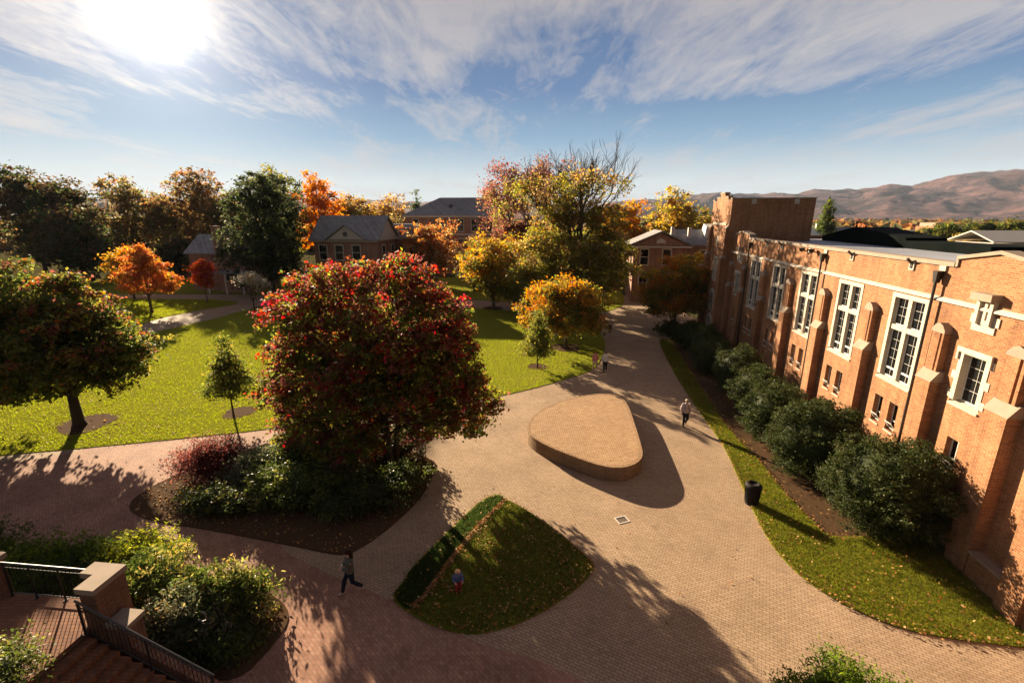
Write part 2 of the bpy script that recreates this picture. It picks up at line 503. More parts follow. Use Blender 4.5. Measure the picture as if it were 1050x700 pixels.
# palettes: (albedo, weight, extra weight with height / outwards)
RED, CRIM, RUST = (.27, .035, .032), (.31, .038, .06), (.22, .07, .032)
ORANGE, AMBER, YEL = (.34, .13, .03), (.31, .185, .04), (.33, .26, .05)
OLIVE, GREEN, DKGRN, YGRN = (.14, .125, .03), (.085, .105, .026), (.042, .056, .02), (.20, .19, .035)
BROWN, PLUM, TAN = (.20, .115, .05), (.14, .055, .045), (.29, .20, .095)

# ------------------------------------------------------------------ ground
def ground_disc():
    b = MB(); rings = [0, 60, 150, 400, 1000, 2500, 4500, 7200]; seg = 48
    vs = [(0, 0, -.03)]
    for r in rings[1:]:
        for k in range(seg): vs.append((r*math.cos(2*PI*k/seg), r*math.sin(2*PI*k/seg), -.03))
    fs = [(0, 1+k, 1+(k+1) % seg) for k in range(seg)]
    for i in range(len(rings)-2):
        for k in range(seg):
            a, c = 1+i*seg+k, 1+i*seg+(k+1) % seg; fs.append((a, a+seg, c+seg, c))
    b.add(vs, fs); return struct(b.build('ground', M['ground']))
ground_disc()

PLAZA = [(-62, 8), (-62, 32), (-44, 37), (-44, 44), (-30, 30), (-12, 34), (-6, 60), (2, 70), (13, 62), (20, 80), (26, 78), (23, 60), (25, 52), (18, 30), (18, 8), (20, -6), (-30, -6)]
tri_sheet('plaza_paving', PLAZA, 0.0, M['paver'])
PATH = [(-40.2, 49.0), (-39.0, 53.0), (-37.0, 60), (-36.5, 66.5), (-27, 67.5), (-18, 67.8), (-7.3, 66), (-2, 63.6), (2.5, 63.4), (5.5, 61.5), (8.2, 58.8), (13.2, 61.5), (9.5, 64.8), (3, 68.6), (-8.5, 72.8), (-19.2, 73.4), (-34, 75.4), (-48, 77.4), (-66.6, 77.2), (-66, 73.4), (-55, 72.8), (-45, 71.9), (-41.2, 68.6), (-43.2, 63.6), (-45, 58.2), (-45.6, 52.0), (-52, 46), (-46, 40)]
tri_sheet('lawn_path', PATH, 0.004, M['paver'])
RED_ZONE = smooth_poly([(-62, 9), (-62, 31), (-30, 22.6), (-22.4, 24.4), (-15.6, 26.2), (-12.5, 26.6), (-11.5, 22), (-9.7, 16.5), (-7.0, 14.4), (-4.0, 13.0), (-1.3, 11.5), (1.2, 10.6), (3.0, 9.2), (4.2, 6), (4, -5), (-30, -5), (-50, 0)], 5)
tri_sheet('brick_path', RED_ZONE, 0.006, M['paver_red'])

LAWN_A = smooth_poly([(-60, 16), (-44, 18.8), (-34, 21.2), (-27.7, 22.9), (-22.4, 24.1), (-15.6, 25.9), (-9, 28.2), (-3.1, 30.5), (1.1, 32.8), (5.1, 35.9), (7.1, 38.1), (8.7, 42.6), (9.7, 47.7), (9.6, 54), (8.2, 58.4), (5.3, 61.2), (2.2, 63), (-2.2, 63.6), (-7.3, 65.9), (-18.2, 67.7), (-26.9, 67.5), (-34.1, 66.4), (-37, 63), (-37.6, 58.2), (-39.4, 52.5), (-40.9, 48.3), (-46, 40), (-62, 33)], 4)
LAWN_B = smooth_poly([(-45, 53), (-44.7, 58.2), (-43, 63.6), (-40.8, 68.5), (-45, 71.7), (-55.2, 72.6), (-63.7, 73.2), (-64, 69.7), (-53, 56.2)], 4)
LAWN_C = smooth_poly([(-66.6, 77.4), (-58.4, 77.8), (-47.7, 77.8), (-33.9, 75.6), (-19.2, 73.8), (-8.5, 73.2), (2.9, 68.9), (9.2, 65.4), (12.9, 63), (16.9, 69.7), (18, 84), (7, 98), (-25, 99), (-56, 99), (-84, 95)], 4)
VERGE = smooth_poly([(15.26, 46.9), (13.51, 37.3), (12.6, 30.5), (11.94, 24.3), (11.2, 20.7), (10.5, 17.5), (10.22, 15.2), (10.64, 13.45), (11.75, 12.2), (13.1, 11.6), (15.4, 11.2), (19.5, 10.6), (19.0, 14), (17.2, 16.4), (13.2, 16.2), (12.75, 17.2), (12.8, 19.8), (13.1, 22.6), (13.2, 26.2), (14.2, 32.8), (16.2, 45), (16.4, 47.2)], 4)
BEDR = [(16.3, 47), (16.0, 45), (14.1, 32.8), (13.05, 26.2), (12.9, 22.6), (12.65, 19.8), (12.6, 17.0), (13.1, 16.0), (17.0, 16.2), (23, 58), (20, 54)]
ISLAND = smooth_poly([(-.77, 19.14), (-.2, 18.75), (.85, 17.74), (2.15, 16.08), (2.9, 14.95), (3.0, 14.5), (2.4, 13.67), (1.12, 12.61), (-.15, 11.93), (-1.36, 11.68), (-2.63, 12.04), (-3.72, 12.73), (-4.05, 13.2), (-3.9, 13.7), (-3.61, 14.62), (-2.6, 16.56), (-1.53, 18.45)], 4)
STRIP_IN = [(-.35, 18.6), (-1.35, 16.9), (-2.1, 15.3), (-2.55, 14.1), (-2.95, 13.1), (-3.3, 12.6)]
STRIP = smooth_poly([(-.77, 19.05), (-.45, 18.7), (-1.4, 17.0), (-2.2, 15.3), (-2.65, 14.1), (-3.05, 13.1), (-3.35, 12.6), (-3.72, 12.8), (-3.98, 13.2), (-3.83, 13.7), (-3.55, 14.6), (-2.55, 16.5), (-1.5, 18.4)], 3)
BED_C = smooth_poly([(-17.15, 18.4), (-17.2, 19.9), (-16.3, 21.6), (-14.8, 23.3), (-13.0, 25.2), (-10.7, 26.0), (-7.5, 24.6), (-4.5, 22.6), (-3.95, 21.5), (-4.2, 19), (-5.05, 16.9), (-5.9, 15.6), (-6.6, 15.2), (-8.66, 15.7), (-12.3, 16.6), (-15.65, 17.4)], 4)
BED_L = smooth_poly([(-22, 13.2), (-18, 15.6), (-13.5, 15.2), (-10.2, 13.8), (-8.2, 13.2), (-7.2, 12.3), (-7.3, 11), (-7.9, 10.2), (-10.2, 10.4), (-11.5, 11), (-14.5, 11.4), (-22, 12.2)], 4)
tri_sheet('front_lawn', LAWN_A, .03, M['lawn'], skirt=.06)
tri_sheet('side_lawn', LAWN_B, .03, M['lawn'], skirt=.06)
tri_sheet('back_lawn', LAWN_C, .03, M['lawn'], skirt=.06)
tri_sheet('mulch_bed', BEDR, .02, M['mulch'], skirt=.05)
tri_sheet('grass_verge', VERGE, .04, M['lawn'], skirt=.06)
tri_sheet('grass_island', ISLAND, .05, M['lawn'], skirt=.07)
tri_sheet('planting_bed', BED_C, .05, M['mulch'], skirt=.07)
tri_sheet('shrub_bed', BED_L, .05, M['mulch'], skirt=.07)

def blades(name, poly, n, h, w, pal, z=.03, seed=3, clump=1.0, exclude=None, pts=None):
    rng = np.random.default_rng(seed)
    p = sample_poly(poly, n, rng) if pts is None else pts
    if exclude is not None:
        for e in exclude: p = p[~inside(e, p[:, 0], p[:, 1])]
    n = len(p)
    nz = np.array([noise.noise(Vector((x*.9, y*.9, seed))) for x, y in p[:: max(1, n//40000)]])
    nz = np.repeat(nz, max(1, n//40000)+1)[:n] if len(nz) < n else nz[:n]
    a = rng.uniform(0, PI, n); hh = h*rng.uniform(.5, 1.4, n)
    d = np.stack([np.cos(a), np.sin(a), 0*a], 1)*(w*rng.uniform(.6, 1.3, n))[:, None]*.5
    B = np.stack([p[:, 0], p[:, 1], np.full(n, z)], 1)
    lean = np.stack([rng.normal(size=n)*.45, rng.normal(size=n)*.45, np.ones(n)], 1)
    V = np.stack([B-d, B+d, B+lean*hh[:, None]], 1)
    idx = rng.integers(0, len(pal), n)
    c = np.array(pal)[idx]*(1+.3*nz)[:, None]*rng.uniform(.9, 1.1, (n, 1))
    me = mesh_np(name, V, 3, np.clip(c, .004, .8), M['grass'])
    return struct(link(name, me), 'stuff')

def litter(name, pts, size, pal, z, seed):
    rng = np.random.default_rng(seed); n = len(pts)
    C = np.stack([pts[:, 0], pts[:, 1], z+rng.uniform(0, .03, n)], 1)
    N = unit(np.array((0, 0, 1.0))+rng.normal(size=(n, 3))*.35)
    V = leaf_quads(C, N, size*rng.uniform(.6, 1.4, n), .75, rng)
    c = np.array(pal)[rng.integers(0, len(pal), n)]*rng.uniform(.6, 1.3, (n, 1))
    return struct(link(name, mesh_np(name, V, 4, np.clip(c, 0, .9), M['litter'])), 'stuff')

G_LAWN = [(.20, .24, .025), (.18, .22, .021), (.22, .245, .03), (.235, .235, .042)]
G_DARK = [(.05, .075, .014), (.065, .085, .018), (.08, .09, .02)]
rngg = np.random.default_rng(5)
RINGS = [(-26.5, 26.9, 1.5), (-17.99, 28.6, .95), (2.17, 38.4, .85), (5.27, 44.4, 1.5), (-2.61, 65.0, 1.4)]
pA = sample_poly(LAWN_A, 260000, rngg)
wgt = np.clip(30/np.hypot(pA[:, 0], pA[:, 1]), 0, 1)**1.1
pA = pA[(rngg.random(len(pA)) < wgt) & (pA[:, 0] > -45)]
for x, y, r in RINGS: pA = pA[np.hypot(pA[:, 0]-x, pA[:, 1]-y) > r*rngg.uniform(.85, 1.12, len(pA))]
blades('grass', LAWN_A, 0, .085, .035, G_LAWN, .03, 3, pts=pA)
blades('grass', LAWN_B, 16000, .09, .06, G_LAWN, .03, 4)
blades('grass', VERGE, 75000, .085, .018, [(.13, .135, .02), (.09, .11, .018), (.17, .15, .03), (.07, .095, .016)], .04, 5)
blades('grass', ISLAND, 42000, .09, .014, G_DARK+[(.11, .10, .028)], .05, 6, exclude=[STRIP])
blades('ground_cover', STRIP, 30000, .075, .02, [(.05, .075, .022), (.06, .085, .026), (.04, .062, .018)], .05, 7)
DRY = [(.34, .19, .06), (.26, .12, .04), (.40, .27, .11), (.17, .085, .04), (.32, .13, .04)]
pi = sample_poly(ISLAND, 1700, rngg); pi = pi[~inside(STRIP, pi[:, 0], pi[:, 1])]
dI = np.array([noise.noise(Vector((x*.6, y*.6, 2))) for x, y in pi]); pi = pi[(dI+.02*(pi[:, 0]+1)*3 > rngg.uniform(-.5, .35, len(pi)))]
ln = []
for i in range(len(STRIP_IN)-1):
    a, b = np.array(STRIP_IN[i]), np.array(STRIP_IN[i+1])
    m = int(150*np.linalg.norm(b-a)); t = rngg.random((m, 1)); ln.append(a+(b-a)*t+rngg.normal(size=(m, 2))*.055)
e = sample_poly(ISLAND, 300, rngg)
edge = []
for i in range(len(ISLAND)):
    a, b = np.array(ISLAND[i-1]), np.array(ISLAND[i]); m = int(9*np.linalg.norm(b-a))+1
    edge.append(a+(b-a)*rngg.random((m, 1))+rngg.normal(size=(m, 2))*.1)
litter('fallen_leaves', np.vstack([pi, e]+ln+edge), .085, DRY, .11, 8)
pv = sample_poly(VERGE, 1500, rngg)
ve = []
for i in range(len(VERGE)):
    a, b = np.array(VERGE[i-1]), np.array(VERGE[i]); m = int(16*np.linalg.norm(b-a))+1
    ve.append(a+(b-a)*rngg.random((m, 1))+rngg.normal(size=(m, 2))*.09)
litter('fallen_leaves', np.vstack([pv]+ve), .085, DRY, .1, 9)
pb = np.vstack([sample_poly(BEDR, 1500, rngg), sample_poly(BED_C, 2200, rngg)])
litter('fallen_leaves', pb, .09, DRY, .06, 10)
pl = np.vstack([sample_poly(LAWN_A, 700, rngg), rngg.normal(size=(420, 2))*(4, 4)+(5.3, 43.5), rngg.normal(size=(350, 2))*(4, 3)+(-26, 26)])
pl = pl[inside(LAWN_A, pl[:, 0], pl[:, 1])]
litter('fallen_leaves', pl, .11, DRY, .09, 11)
pp = np.vstack([sample_poly([(-9, 12), (-5, 15), (5, 30), (12, 40), (16, 50), (10, 22), (8, 8), (-6, 8)], 90, rngg), rngg.normal(size=(120, 2))*(2.2, 7)+(13, 46)])
pp = pp[~inside(VERGE, pp[:, 0], pp[:, 1])]
litter('fallen_leaves', pp, .075, DRY, .015, 12)

for (x, y, r) in RINGS:
    pts = [(x+r*(1+.12*math.sin(3*a+x))*math.cos(a), y+r*(1+.12*math.cos(2*a+y))*math.sin(a)) for a in [2*PI*k/28 for k in range(28)]]
    tri_sheet('mulch_ring', pts, .045, M['mulch'], skirt=.02)

# ------------------------------------------------------------------ brick platform
PLAT = smooth_poly([(.95, 24.1), (.98, 25.2), (1.6, 26.9), (3.2, 28.7), (5.0, 29.75), (6.45, 30.05), (7.3, 29.3), (7.42, 27.9), (7.2, 25.6), (6.85, 22.7), (6.6, 21.5), (6.1, 20.75), (5.3, 20.35), (4.3, 20.55), (2.9, 21.6), (1.6, 22.9)], 6)
pf = thing('brick_platform', 'low tan brick stage of rounded triangle shape in the middle of the plaza', 'platform', (4.2, 25, 0))
cx, cy = 4.2, 25
loc = [(x-cx, y-cy) for x, y in PLAT]
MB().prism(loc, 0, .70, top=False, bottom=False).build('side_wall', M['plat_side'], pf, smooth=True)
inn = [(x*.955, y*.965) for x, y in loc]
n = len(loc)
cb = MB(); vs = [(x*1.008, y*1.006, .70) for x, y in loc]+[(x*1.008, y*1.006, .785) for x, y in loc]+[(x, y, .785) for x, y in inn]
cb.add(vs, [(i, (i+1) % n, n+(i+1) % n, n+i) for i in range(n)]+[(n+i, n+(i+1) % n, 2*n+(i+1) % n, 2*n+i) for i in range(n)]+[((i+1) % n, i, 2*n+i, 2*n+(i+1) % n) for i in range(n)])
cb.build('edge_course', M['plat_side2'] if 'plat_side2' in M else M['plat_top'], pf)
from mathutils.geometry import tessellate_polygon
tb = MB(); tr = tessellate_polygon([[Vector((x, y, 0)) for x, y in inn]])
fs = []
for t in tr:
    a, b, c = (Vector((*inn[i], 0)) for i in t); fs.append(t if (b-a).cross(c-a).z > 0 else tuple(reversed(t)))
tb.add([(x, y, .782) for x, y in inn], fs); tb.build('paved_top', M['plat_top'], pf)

# ------------------------------------------------------------------ small things
tb = thing('litter_bin', 'black round litter bin with domed lid at the edge of the grass verge', 'litter bin', (10.8, 18.55, 0)); tb.scale = (.92, .92, .95)
b = MB(); b.lathe([(.27, .06), (.31, .10), (.36, .86), (.37, .90), (.34, .92)], seg=28); b.build('body', M['bin'], tb, smooth=False)
b = MB()
for k in range(28):
    a = 2*PI*k/28; b.tube([(.30*math.cos(a), .30*math.sin(a), .1), (.365*math.cos(a), .365*math.sin(a), .87)], .014, 5)
b.build('slat_panel', M['bin'], tb)
b = MB(); b.lathe([(.385, .90), (.39, .95), (.36, 1.0), (.30, 1.05), (.22, 1.08), (.21, 1.02)], seg=28); b.build('lid', M['bin'], tb, smooth=True)
b = MB(); b.lathe([(.29, 0), (.30, .05), (.27, .08)], seg=24); b.build('base', M['bin'], tb)

dc = thing('drain_cover', 'small square metal drain cover set in the plaza paving', 'drain cover', (4.7, 17.35, .006), rad(20))
b = MB()
for a in ((-.27, -.22, .27, -.17), (-.27, .17, .27, .22), (-.27, -.17, -.22, .17), (.22, -.17, .27, .17)): b.box((a[0], a[1], 0), (a[2], a[3], .012))
b.build('frame', M['cream'], dc)
b = MB()
for k in range(6): b.box((-.2+.07*k, -.165, 0), (-.16+.07*k, .165, .008))
b.build('grate', M['rail_light'], dc)

# ------------------------------------------------------------------ terrace, stairs, railings (bottom left)
TZ = 2.0; TR = rad(-6); TO = (-11.2, 10.0)
ter = thing('brick_terrace', 'raised brick terrace in the bottom left corner behind the black railing', 'terrace', (*TO, 0), TR)
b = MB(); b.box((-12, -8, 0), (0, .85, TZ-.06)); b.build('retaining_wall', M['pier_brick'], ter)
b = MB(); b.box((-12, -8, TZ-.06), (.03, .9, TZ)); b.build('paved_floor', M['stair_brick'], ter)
st = thing('brick_stairs', 'wide dark brick steps leading down from the terrace to the plaza', 'stairs', (*TO, 0), TR)
NS = 12; tr_ = 3.5/NS; rs_ = TZ/NS
for i in range(NS):
    b = MB(); x0 = .031+i*tr_; zt = TZ-(i+1)*rs_
    if zt < .01: continue
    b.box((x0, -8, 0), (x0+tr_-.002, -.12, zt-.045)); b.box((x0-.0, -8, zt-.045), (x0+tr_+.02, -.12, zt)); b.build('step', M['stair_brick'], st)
pr = thing('brick_pier', 'square shouldered brick pier with broad stone cap at the top of the steps', 'pier', (*TO, 0), TR)
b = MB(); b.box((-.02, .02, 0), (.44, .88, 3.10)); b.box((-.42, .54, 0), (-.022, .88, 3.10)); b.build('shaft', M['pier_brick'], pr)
b = MB(); b.prism([(-.07, -.03), (.49, -.03), (.49, .93), (-.47, .93), (-.47, .49), (-.07, .49)], 3.10, 3.26); b.build('cap', M['stone_dark'], pr)
pr2 = thing('brick_pier', 'brick pier with flat stone cap at the left end of the terrace railing', 'pier', (-14.75, 11.12, 0), TR)
b = MB(); b.box((-.45, -.28, 0), (.12, .28, 3.05)); b.build('shaft', M['pier_brick'], pr2)
b = MB(); b.box((-.52, -.34, 3.05), (.18, .34, 3.2)); b.build('cap', M['stone_dark'], pr2)
pr3 = thing('cheek_wall', 'low brick cheek wall with stone cap beside the top of the steps', 'wall', (*TO, 0), TR)
b = MB(); b.box((.503, .05, 0), (1.10, .5, 2.05)); b.build('shaft', M['pier_brick'], pr3)
b = MB(); b.box((.503, .0, 2.05), (1.16, .55, 2.18)); b.build('cap', M['stone_dark'], pr3)
b = MB(); b.hexa([(1.1, .05, 0), (3.4, .05, 0), (3.4, .3, 0), (1.1, .3, 0)], [(1.1, .05, 1.45), (3.4, .05, .15), (3.4, .3, .15), (1.1, .3, 1.45)]); b.build('sloped_curb', M['pier_brick'], pr3)

def railing(name, label, p0, p1, hgt, posts, vol=False):
    t = thing(name, label, 'railing', p0)
    d = Vector(p1)-Vector(p0); L = math.hypot(d.x, d.y)
    P = lambda f, z: (d.x*f, d.y*f, d.z*f+z)
    b = MB(); b.tube([P(0, hgt), P(1, hgt)], .03, 8); b.build('handrail', M['rail_light'], t)
    b = MB(); b.tube([P(0, .12), P(1, .12)], .016, 6); b.tube([P(0, hgt-.14), P(1, hgt-.14)], .014, 6); b.build('lower_rail', M['black'], t)
    b = MB(); nb = int(L/.115)
    for i in range(1, nb): b.tube([P(i/nb, .12), P(i/nb, hgt-.02)], .0095, 5)
    b.build('baluster_panel', M['black'], t)
    for f in posts:
        b = MB(); b.tube([P(f, 0), P(f, hgt)], .028, 6); b.lathe([(.06, 0), (.06, .02)], P(f, 0), 10); b.build('post', M['black'], t)
    if vol:
        b = MB(); q = [(d.x+.12*math.sin(a)*.9+.02, d.y, hgt+.0-.14+.14*math.cos(a)) for a in [k*.35 for k in range(13)]]
        b.tube(q, .024, 7); b.build('volute', M['rail_light'], t)
    return t
e1 = np.array((math.cos(TR), math.sin(TR))); e2 = np.array((-math.sin(TR), math.cos(TR)))
def TP(u, v, z): q = np.array(TO)+e1*u+e2*v; return (float(q[0]), float(q[1]), z)
railing('terrace_railing', 'black iron railing with worn light handrail between the two brick piers', TP(-3.3, .78, TZ), TP(-.45, .78, TZ), 1.1, [.02, .30, .62, .93])
railing('stair_railing', 'black iron stair railing sloping down beside the shrubs', TP(.02, -.14, TZ), TP(3.5, -.14, .0), 1.02, [.015, .5, .985], True)

# ------------------------------------------------------------------ the long brick building
BR = rad(90-7.8)
bld = thing('brick_hall', 'long two storey red brick hall with buttresses, tall leaded windows and a square tower', 'building', (16.5, 12.4, 0), BR)
def cells(a0, a1, cuts): return sorted({a0, a1, *[c for c in cuts if a0 < c < a1]})
def wall_holes(mb, s0, s1, z0, z1, holes, d=0.0, mi=0):
    xs = cells(s0, s1, [h[0] for h in holes]+[h[1] for h in holes]); zs = cells(z0, z1, [h[2] for h in holes]+[h[3] for h in holes])
    for i in range(len(xs)-1):
        for j in range(len(zs)-1):
            xm, zm = (xs[i]+xs[i+1])/2, (zs[j]+zs[j+1])/2
            if any(h[0] < xm < h[1] and h[2] < zm < h[3] for h in holes): continue
            mb.add([(xs[i], d, zs[j]), (xs[i+1], d, zs[j]), (xs[i+1], d, zs[j+1]), (xs[i], d, zs[j+1])], [(3, 2, 1, 0)], mi)
    for (a, b_, c, e, dep) in holes:
        q = [(a, c), (b_, c), (b_, e), (a, e)]
        for k in range(4):
            (x0, zz0), (x1, zz1) = q[k], q[(k+1) % 4]
            mb.add([(x0, d, zz0), (x1, d, zz1), (x1, d-dep, zz1), (x0, d-dep, zz0)], [(3, 2, 1, 0)], mi)

BIG = [8.12, 12.80, 17.45, 22.05, 26.75]; PW = 2.34
SMALL = [c+o for c in BIG for o in (-.42, .68)]
SLIT = [4.12, 30.75]
holes = [(c-PW/2, c+PW/2, 5.02, 9.14, .5) for c in BIG]
holes += [(c-.30, c+.30, 2.85, 4.2, .32) for c in SMALL+[4.15, 30.75, -1.3]]
holes += [(c-.70, c+.70, 5.45, 7.70, .5) for c in SLIT]
holes += [(-1.9, -.5, 5.45, 7.70, .5)]
wb = MB(); wall_holes(wb, -9, 33.0, 0, 10.6, holes)
for a, b_ in (((-9, 0), (-9, -14)), ((-9, -14), (39, -14)), ((39, -14), (39, 0))):
    wb.add([(a[0], a[1], 0), (b_[0], b_[1], 0), (b_[0], b_[1], 10.6), (a[0], a[1], 10.6)], [(0, 1, 2, 3)])
wb.box((-9.001, -.35, 10.2), (33, -.003, 10.598))
wb.build('wall', M['wall_brick'], bld)
b = MB(); b.box((-8.99, -13.99, 10.0), (38.9, -.36, 10.28)); b.build('roof', M['roof_flat'], bld)
# raised gables over the end bays
def end_gable(s0, s1, pk):
    b = MB(); prof = [(s0, 10.602), (s1, 10.602), (s1, 10.90), ((s0+s1)/2, pk-.09), (s0, 10.90)]
    b.extrude_y(prof, .002, -.36); b.build('gable_wall', M['wall_brick'], bld)
    m = (s0+s1)/2; t = .13
    b = MB()
    for (a, za, c, zc) in ((s0-.08, 10.90, m, pk-.09), (m, pk-.09, s1+.08, 10.90)):
        b.extrude_y([(a, za), (c, zc), (c, zc+t), (a, za+t)], .10, -.46)
    b.extrude_y([(s1+.001, 10.62), (s1+.11, 10.62), (s1+.11, 10.9), (s1+.001, 10.9)], .07, -.43)
    b.extrude_y([(s0-.11, 10.62), (s0-.001, 10.62), (s0-.001, 10.9), (s0-.11, 10.9)], .07, -.43)
    b.build('gable_coping', M['stone_dark'], bld)
end_gable(2.3, 5.9, 11.32); end_gable(29.0, 32.6, 11.25)
for a, c in ((-9.05, 2.17), (6.03, 28.87), (32.73, 32.98)):
    b = MB(); b.box((a, -.45, 10.602), (c, .09, 10.77)); b.build('coping', M['stone_dark'], bld)
b = MB(); b.hexa([(-9.02, .001, 9.22), (32.98, .001, 9.22), (32.98, .13, 9.22), (-9.02, .13, 9.22)][::1], [(-9.02, .001, 9.38), (32.98, .001, 9.38), (32.98, .12, 9.29), (-9.02, .12, 9.29)]); b.build('string_course', M['stone'], bld)
b = MB(); b.hexa([(-9.02, .001, 0), (32.98, .001, 0), (32.98, .10, 0), (-9.02, .10, 0)], [(-9.02, .001, 1.05), (32.98, .001, 1.05), (32.98, .10, .97), (-9.02, .10, .97)]); b.build('plinth', M['wall_brick'], bld)

b = MB(); b.box((-6, .16, 0), (1.7, .46, .95)); lw = b.build('areaway_wall', M['wall_brick'], bld)
b = MB(); b.box((-6.05, .12, .951), (1.74, .50, 1.03)); b.build('coping', M['stone_dark'], lw)
# buttresses
def buttress(s, w, first, d1=.42, d2=.27):
    b = MB(); h = w/2
    b.box((s-h, .0, 0), (s+h, d1, 6.08)) if not first else b.box((s-h, .0, 0), (s+h, d1, 6.08))
    b.box((s-h*.82, .0, 6.081), (s+h*.82, d2-.12, 8.05))
    b.box((s-h*.30, d2-.121, 6.5), (s+h*.82, d2, 8.05)); b.box((s-h*.82, d2-.121, 6.5), (s-h*.55, d2, 8.05))
    o = b.build('buttress', M['wall_brick'], bld)
    c = MB(); hh = h+.06
    c.hexa([(s-hh, .0, 6.085), (s+hh, .0, 6.085), (s+hh, d1+.05, 6.085), (s-hh, d1+.05, 6.085)], [(s-hh, .0, 6.52), (s+hh, .0, 6.52), (s+hh, d2*.75, 6.50), (s-hh, d2*.75, 6.50)])
    c.build('weathering', M['stone_dark'], o)
    c = MB(); hc = h*.9
    c.extrude_y([(s-hc, 8.051), (s+hc, 8.051), (s+hc, 8.16), (s+hc*.55, 8.36), (s, 8.44), (s-hc*.55, 8.36), (s-hc, 8.16)], d2+.03, .0)
    c.build('cap', M['stone_dark'], o)
BUT = [5.75, 10.42, 15.07, 19.72, 24.37, 29.0]
for i, s_ in enumerate(BUT): buttress(s_, .76, i == 0)
buttress(2.22, .88, False, .46, .29); buttress(32.5, .7, False, .4, .28)
b = MB(); b.box((-.55, .0, 0), (.28, .62, 4.2)); o = b.build('buttress', M['wall_brick'], bld)
b = MB(); b.hexa([(-.60, 0, 4.201), (.33, 0, 4.201), (.33, .68, 4.201), (-.60, .68, 4.201)], [(-.60, 0, 4.5), (.33, 0, 4.5), (.33, .2, 4.48), (-.60, .2, 4.48)]); b.build('weathering', M['stone'], o)

def lights(fr, gl, x0, x1, z0, z1, d, nx, nz, low=0.0):
    f = .045
    fr.box((x0, d-.05, z0), (x0+f, d, z1)); fr.box((x1-f, d-.05, z0), (x1, d, z1)); fr.box((x0+f, d-.05, z0), (x1-f, d, z0+f)); fr.box((x0+f, d-.05, z1-f), (x1-f, d, z1))
    zb = z0+f
    if low: fr.box((x0+f, d-.05, z0+low), (x1-f, d+.005, z0+low+.08)); zb = z0+low+.08
    for i in range(1, nx):
        xm = x0+(x1-x0)*i/nx; fr.box((xm-.005, d-.032, zb), (xm+.005, d-.018, z1-f))
        if low: fr.box((xm-.007, d-.035, z0+f), (xm+.007, d-.012, z0+low))
    for j in range(1, nz):
        zm = zb+(z1-f-zb)*j/nz; fr.box((x0+f, d-.034, zm-.005), (x1-f, d-.019, zm+.005))
    gl.add([(x0+.01, d-.028, z0+.01), (x1-.01, d-.028, z0+.01), (x1-.01, d-.028, z1-.01), (x0+.01, d-.028, z1-.01)], [(3, 2, 1, 0)])

def stone_frame(b, a, c, z0, z1, jamb, dep, quoin=True, head=.2, sill=.2):
    pr_ = .025
    for x0, x1, sg in ((a, a+jamb, -1), (c-jamb, c, 1)):
        b.box((x0+.002, -dep, z0+sill), (x1-.002, pr_, z1-head))
        if quoin:
            k = 0; z = z0+.25
            while z < z1-.3:
                if k % 2 == 0: b.box((x0-.16, .001, z), (x0+.001, pr_-.003, z+.3)) if sg < 0 else b.box((x1-.001, .001, z), (x1+.16, pr_-.003, z+.3))
                z += .38; k += 1
    b.box((a+.002, -dep, z1-head), (c-.002, pr_+.01, z1-.002))
    b.hexa([(a+.002, -dep, z0+.002), (c-.002, -dep, z0+.002), (c-.002, .06, z0+.002), (a+.002, .06, z0+.002)], [(a+.002, -dep, z0+sill), (c-.002, -dep, z0+sill), (c-.002, .06, z0+.07), (a+.002, .06, z0+.07)])

for c in BIG:
    b = MB(); a0, a1 = c-PW/2, c+PW/2; z0, z1 = 5.02, 9.14
    stone_frame(b, a0, a1, z0, z1, .20, .20, False)
    b.box((c-.12, -.20, z0+.2), (c+.12, -.02, z1-.2)); zt = 7.46
    b.box((a0+.20, -.20, zt), (c-.121, -.03, zt+.22)); b.box((c+.121, -.20, zt), (a1-.20, -.03, zt+.22))
    o = b.build('window', M['stone'], bld)
    fr, gl = MB(), MB()
    for x0, x1 in ((a0+.20, c-.12), (c+.12, a1-.20)):
        lights(fr, gl, x0, x1, z0+.2, zt, -.13, 2, 4, .36); lights(fr, gl, x0, x1, zt+.22, z1-.2, -.13, 2, 3)
    fr.build('frame', M['white'], o); gl.build('glass', M['glass'], o)
for c in SLIT+[-1.2]:
    b = MB(); stone_frame(b, c-.70, c+.70, 5.45, 7.70, .2, .30); b.box((c-.78, .027, 7.55), (c+.78, .10, 7.74)); b.box((c-.78, .027, 7.25), (c-.70, .09, 7.549)); b.box((c+.70, .027, 7.25), (c+.78, .09, 7.549))
    o = b.build('window', M['stone'], bld)
    fr, gl = MB(), MB(); lights(fr, gl, c-.5, c+.5, 5.65, 7.5, -.22, 2, 4); fr.build('frame', M['white'], o); gl.build('glass', M['glass'], o)
